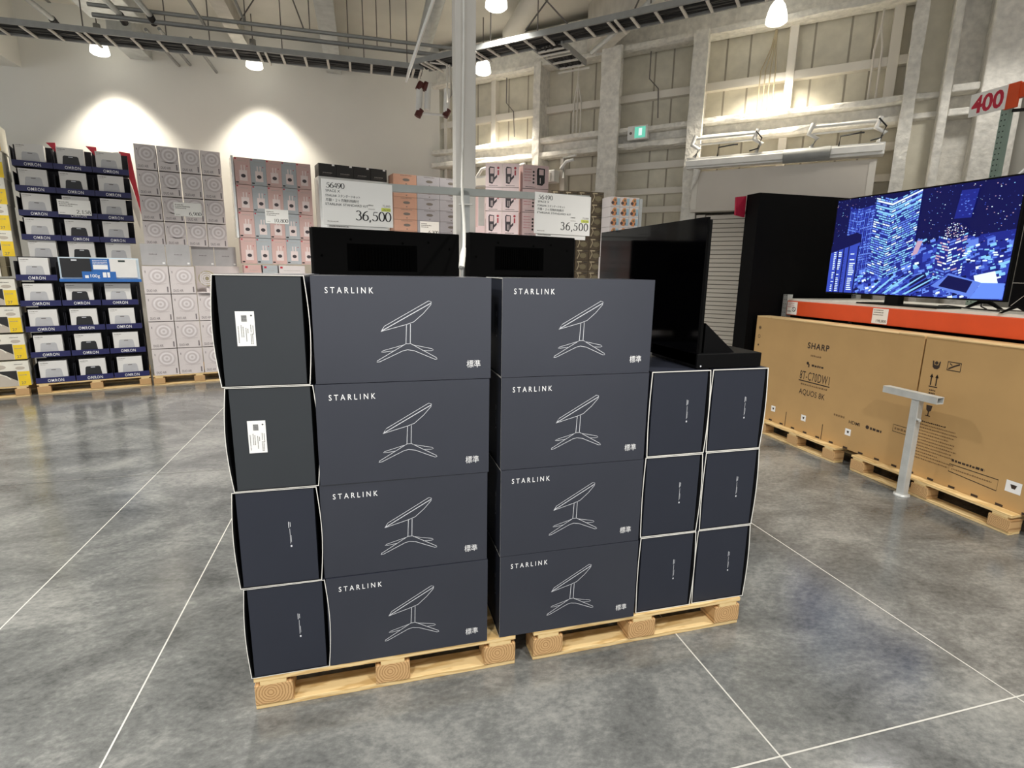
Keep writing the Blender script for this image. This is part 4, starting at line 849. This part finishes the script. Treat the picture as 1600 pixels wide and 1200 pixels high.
# ---- pink and blue flosser cartons
PF = ((-1.78,9.15), R(15)); 
def build_flossers():
    k = .965
    make_pallet(1.1, at(PF,.0,0,0), PF[1], 'pine pallet under the pink and blue device cartons')
    def carton(c):
        t = empty('device_carton', (0,0,0)); w_, h = .212, .375
        b = MB(); b.box(0,w_,0,.3,0,h,c); b.rect(.008,.045,.015,.035,'charcoal'); b.rect(.008,.03,h-.03,h-.01,'red_mark'); scribble(b,.05,.16,h-.05,.008,'ink_pale'); scribble(b,.05,.15,.012,.008,'ink_pale'); b.build('carton_body', t, bevel=.002)
        p = MB(); p.rect(.06,.165,.05,.20,'device',-.001); p.disc(.112,.12,.032,'dev_dark',-.0016,12,.026); p.rect(.085,.10,.20,.27,'device',-.001); p.rect(.125,.14,.20,.27,'device',-.001); p.disc(.17,.26,.008,'dev_red',-.001,8); p.build('device_picture', t); return t
    cn = ['leftmost','second','third','fourth','rightmost']
    for r in range(4):
        for c in range(5):
            col = 'bluegrey' if c%2 else 'pink'
            place(proto_once(CACHE,('fl',col),lambda: carton(col)), PF, .01+c*.214, .05, 1.825+(3-r)*.382, '%s device carton with jet flosser picture, %s row, %s column'%({'pink':'pink','bluegrey':'blue-grey'}[col],FIRST[r],cn[c]), 'box', 'pink and blue device cartons')
    def low(c, w_):
        m = MB(); m.box(0,w_,0,.3,0,.20,c); m.rect(.02,.055,.155,.185,'red_mark'); scribble(m,.07,w_*.8,.12,.010,'ink_pale')
        for x in (w_*.5,w_*.68): m.rect(x,x+.03,0,.06,'device')
        return m.build('device_carton')
    for x, w_, c, lab in ((.02,.24,'pink','pink carton in front of the device wall, left end'),(.28,.21,'bluegrey','blue-grey carton in front of the device wall, middle'),(.51,.38,'fan_box','white carton in front of the device wall, right end')):
        place(low(c,w_), PF, x, -.04, 1.60, lab, 'box', 'front row of device cartons')
    b = MB(); b.box(.0,1.08,-.03,.6,.152,1.595,'fan_box'); tag(b.build('carton_block', None, at(PF,0,0,0), PF[1]), 'pale carton block under the pink and blue device cartons', 'box')
    b = MB(); b.solid(-.03,.0,.04,.4,2.2,3.36,'film'); tag(b.build('plastic_wrap', None, at(PF,0,0,0), PF[1]), 'clear wrap edge on the left side of the pink carton block', 'wrapping')
    price_card(PF, .38, .045, 2.43, .33, .21, '10,800', 'white price card 10,800 on the pink and blue cartons')
build_flossers()

# ---- black cartons on a wrapped block, salmon and lilac cartons
BF = ((-.62,9.30), R(15))
def build_black():
    def carton():
        m = MB(); m.box(0,.262,0,.3,0,.185,'charcoal'); scribble(m,.06,.2,.05,.010,'ink_pale'); scribble(m,.05,.18,.03,.006,'ink_soft'); m.rect(.20,.24,.16,.185,'sticker'); return m.build('black_carton')
    for c in range(4): place(proto_once(CACHE,'blk',carton), BF, .0+c*.268, 0, 3.165-.0*c, 'black carton on the wrapped block above the left price sign, %s'%['leftmost','second','third','rightmost'][c], 'box', 'black cartons on the wrapped block')
    b = MB(); b.box(-.01,1.08,.0,.32,0.155,3.16,'film'); tag(b.build('wrapped_block', None, at(BF,0,0,0), BF[1]), 'white film-wrapped goods block behind the left price sign', 'box')
    make_pallet(1.1, at(BF,-.01,0,0), BF[1], 'pine pallet under the film-wrapped block behind the signs', .5)
    GF = ((.5,9.35), R(12))
    make_pallet(1.2, at(GF,0,0,0), GF[1], 'pine pallet under the salmon and lilac cartons', .5)
    def col(c, w_):
        m = MB(); m.box(0,w_,0,.3,0,.172,c); scribble(m,.12,w_-.08,.15,.012,'ink_soft'); m.disc(w_*.55,.09,.06,'ink_soft',-.001,12,.022); m.rect(w_*.52,w_*.58,.02,.035,'ink_soft'); return m.build('gift_carton')
    for r in range(6):
        for k, (x, w_, c) in enumerate(((0,.385,'salmon'),(.39,.385,'lilac'),(.78,.37,'lilac'))):
            place(proto_once(CACHE,('gc',k),lambda: col(c,w_)), GF, x, 0, 2.22+(5-r)*.176, '%s carton beside the left price sign, %s row, %s column'%('salmon' if k == 0 else 'lilac',FIRST[r],['left','middle','right'][k]), 'box', 'salmon and lilac cartons')
    b = MB(); b.box(0,1.15,0.0,.3,.155,2.215,'dusty'); tag(b.build('carton_block', None, at(GF,0,0,0), GF[1]), 'dusty pink carton block under the salmon and lilac cartons', 'box')
    price_card(GF, .43, -.006, 2.34, .33, .22, '6,300', 'white price card on the lilac cartons beside the pole')
build_black()

# ---- right hand goods: two-sided device cartons, brown cartons, picture cartons
def build_right_goods():
    DF = ((2.33,8.2), R(0))
    def cart():
        t = empty('vacuum_carton', (0,0,0)); b = MB(); b.box(0,.245,0,.22,0,.335,'pale_pink'); b.rect(.0,.245,.0,.004,'ink_soft'); scribble(b,.05,.18,.02,.012,'ink_soft'); b.build('carton_body', t, bevel=.002)
        p = MB(); p.shape([(.05,.06),(.10,.045),(.13,.09),(.13,.28),(.06,.29),(.045,.26)],'dev_dark',-.001); p.rect(.065,.12,.19,.27,'dusty',-.0016); p.rect(.08,.088,.07,.15,'device',-.0016); p.rect(.10,.108,.07,.15,'device',-.0016)
        p.shape([(.13,.10),(.17,.14),(.17,.18),(.13,.14)],'dev_dark',-.001); p.disc(.185,.27,.018,'dev_red',-.001,10); p.rect(.175,.197,.17,.24,'dev_red',-.001); p.build('device_picture', t); return t
    for r in range(4):
        for c in range(2): place(proto_once(CACHE,'vac',cart), ((1.78,8.28),R(-14)), c*.25, 0, 1.97+(3-r)*.339, 'pale pink carton with dark device picture, %s row, %s, facing left of the fold'%(FIRST[r],['left','right'][c]), 'box', 'pink device cartons by the right sign')
    def cart2():
        t = empty('vacuum_carton', (0,0,0)); b = MB(); b.box(0,.40,0,.3,0,.335,'dusty'); b.rect(.0,.40,.0,.004,'ink'); scribble(b,.04,.2,.02,.012,'ink')
        for i in range(5): scribble(b,.02,.13,.27-i*.04,.008,'dev_red',seed=i)
        b.build('carton_body', t, bevel=.002)
        p = MB(); p.shape([(.22,.06),(.30,.05),(.34,.09),(.34,.29),(.23,.30),(.215,.26)],'charcoal',-.001); p.rect(.25,.32,.2,.28,'dusty',-.0016); p.rect(.265,.275,.08,.16,'device',-.0016)
        for i in range(4): p.disc(.165,.09+i*.05,.016,'charcoal',-.001,8)
        p.build('device_picture', t); return t
    for r in range(4): place(proto_once(CACHE,'vac2',cart2), DF, .0, 0, 1.97+(3-r)*.339, 'dusty pink carton with black device, %s row, partly behind the right price sign'%FIRST[r], 'box', 'pink device cartons by the right sign')
    b = MB(); b.box(-.58,.64,.2,.7,2.9,3.32-.34,'dusty'); scribble(b,-.5,-.2,2.93,.01,'ink_soft'); 
    make_pallet(1.1, (1.72,8.17,0), R(-4), 'pine pallet under the pink device cartons right of the pole', 1.0)
    tag(MB().box(0,1.0,0,.5,.153,1.965,'pale_pink').build('carton_block', None, (1.80,8.22,0), R(-4)), 'pale pink carton block under the pink device cartons', 'box')
    tag(MB().box(0,.17,0,.02,0,.62,'dusty').rect(.07,.16,.12,.55,'ink_pale').rect(.0,.06,.1,.6,'pink').build('poster', None, (1.60,8.27,2.31), R(-6)), 'narrow pink and grey printed panel right beside the white pole', 'poster')
    # brown cartons
    KS = .92; zs = lambda z: 1.78+(z-1.78)*KS; GF = ((3.2*KS,8.0*KS), R(-4))
    def brown():
        t = empty('brown_carton', (0,0,0)); b = MB(); b.box(0,.184,0,.25,0,.152,'brown'); b.build('carton_body', t)
        p = MB(); p.rect(.02,.09,.125,.14,'tan',-.001); p.disc(.105,.065,.05,'khaki',-.001,12,.036); p.stroke([(.02,.02),(.05,.09),(.03,.14)],.012,'tan',-.0014); p.rect(.12,.17,.12,.13,'charcoal',-.001); p.build('printed_picture', t); return t
    for r in range(8):
        for c in range(2): place(proto_once(CACHE,'brn',brown), GF, (-.06+c*.205)*KS, 0, zs(1.62+(7-r)*.168), 'brown patterned carton behind the right price sign, %s row, %s column'%(FIRST[r],['left','right'][c]), 'box', 'brown patterned cartons')
    for c in range(2): place(proto_once(CACHE,'brn',brown), GF, (-.47+c*.205)*KS, 0.02, zs(1.62+7*.168), 'brown patterned carton in the top row, %s end, left of the others'%['far','near'][c], 'box', 'brown patterned cartons')
    tag(MB().box(-.44,.27,.03,.4,.153,1.625,'charcoal').build('carton_block', None, at(GF,0,0,0), GF[1]), 'dark carton block under the brown patterned cartons', 'box')
    tag(MB().box(-.44,-.065,.03,.28,1.63,2.68,'charcoal').build('carton_block', None, at(GF,0,0,0), GF[1]), 'dark carton block behind the right price sign, left of the brown cartons', 'box')
    make_pallet(.74, at(GF,-.5,0,0), GF[1], 'pine pallet under the brown patterned cartons', .7)
    # picture cartons
    KS = .9; WF = ((3.62*KS,7.85*KS), R(2))
    def pic():
        t = empty('picture_carton', (0,0,0)); b = MB(); b.box(0,.142,0,.25,0,.128,'fan_box'); b.build('carton_body', t)
        p = MB(); p.rect(.068,.136,.02,.11,'pic_blue',-.0008); p.shape([(.035,.018),(.08,.014),(.1,.055),(.09,.117),(.055,.12),(.027,.08)],'pic_orange',-.0012); p.disc(.035,.05,.022,'pic_dark',-.0016,8); p.disc(.07,.085,.018,'khaki',-.0016,8); p.rect(.085,.1,.03,.06,'pic_dark',-.0016); p.build('printed_picture', t); return t
    for r in range(6):
        for c in range(3): place(proto_once(CACHE,'pic',pic), WF, (-.02+c*.162)*KS, 0, zs(2.02+(5-r)*.146), 'small white carton with orange and blue picture, %s row, %s column'%(FIRST[r],['left','middle','right'][c]), 'box', 'small picture cartons')
    tag(MB().box(0,.045,.0,.25,zs(2.02),zs(2.88),'bluegrey').build('wrapped_carton', None, at(WF,.422,0,0), WF[1]), 'blue-grey wrapped end of the picture carton pile', 'wrapping')
    tag(MB().box(-.018,.42,.02,.4,.153,zs(2.02)-.004,'fan_box').build('carton_block', None, at(WF,0,0,0), WF[1]), 'white carton block under the small picture cartons', 'box')
    make_pallet(.5, at(WF,-.04,0,0), WF[1], 'pine pallet under the small picture cartons', .5)
build_right_goods()
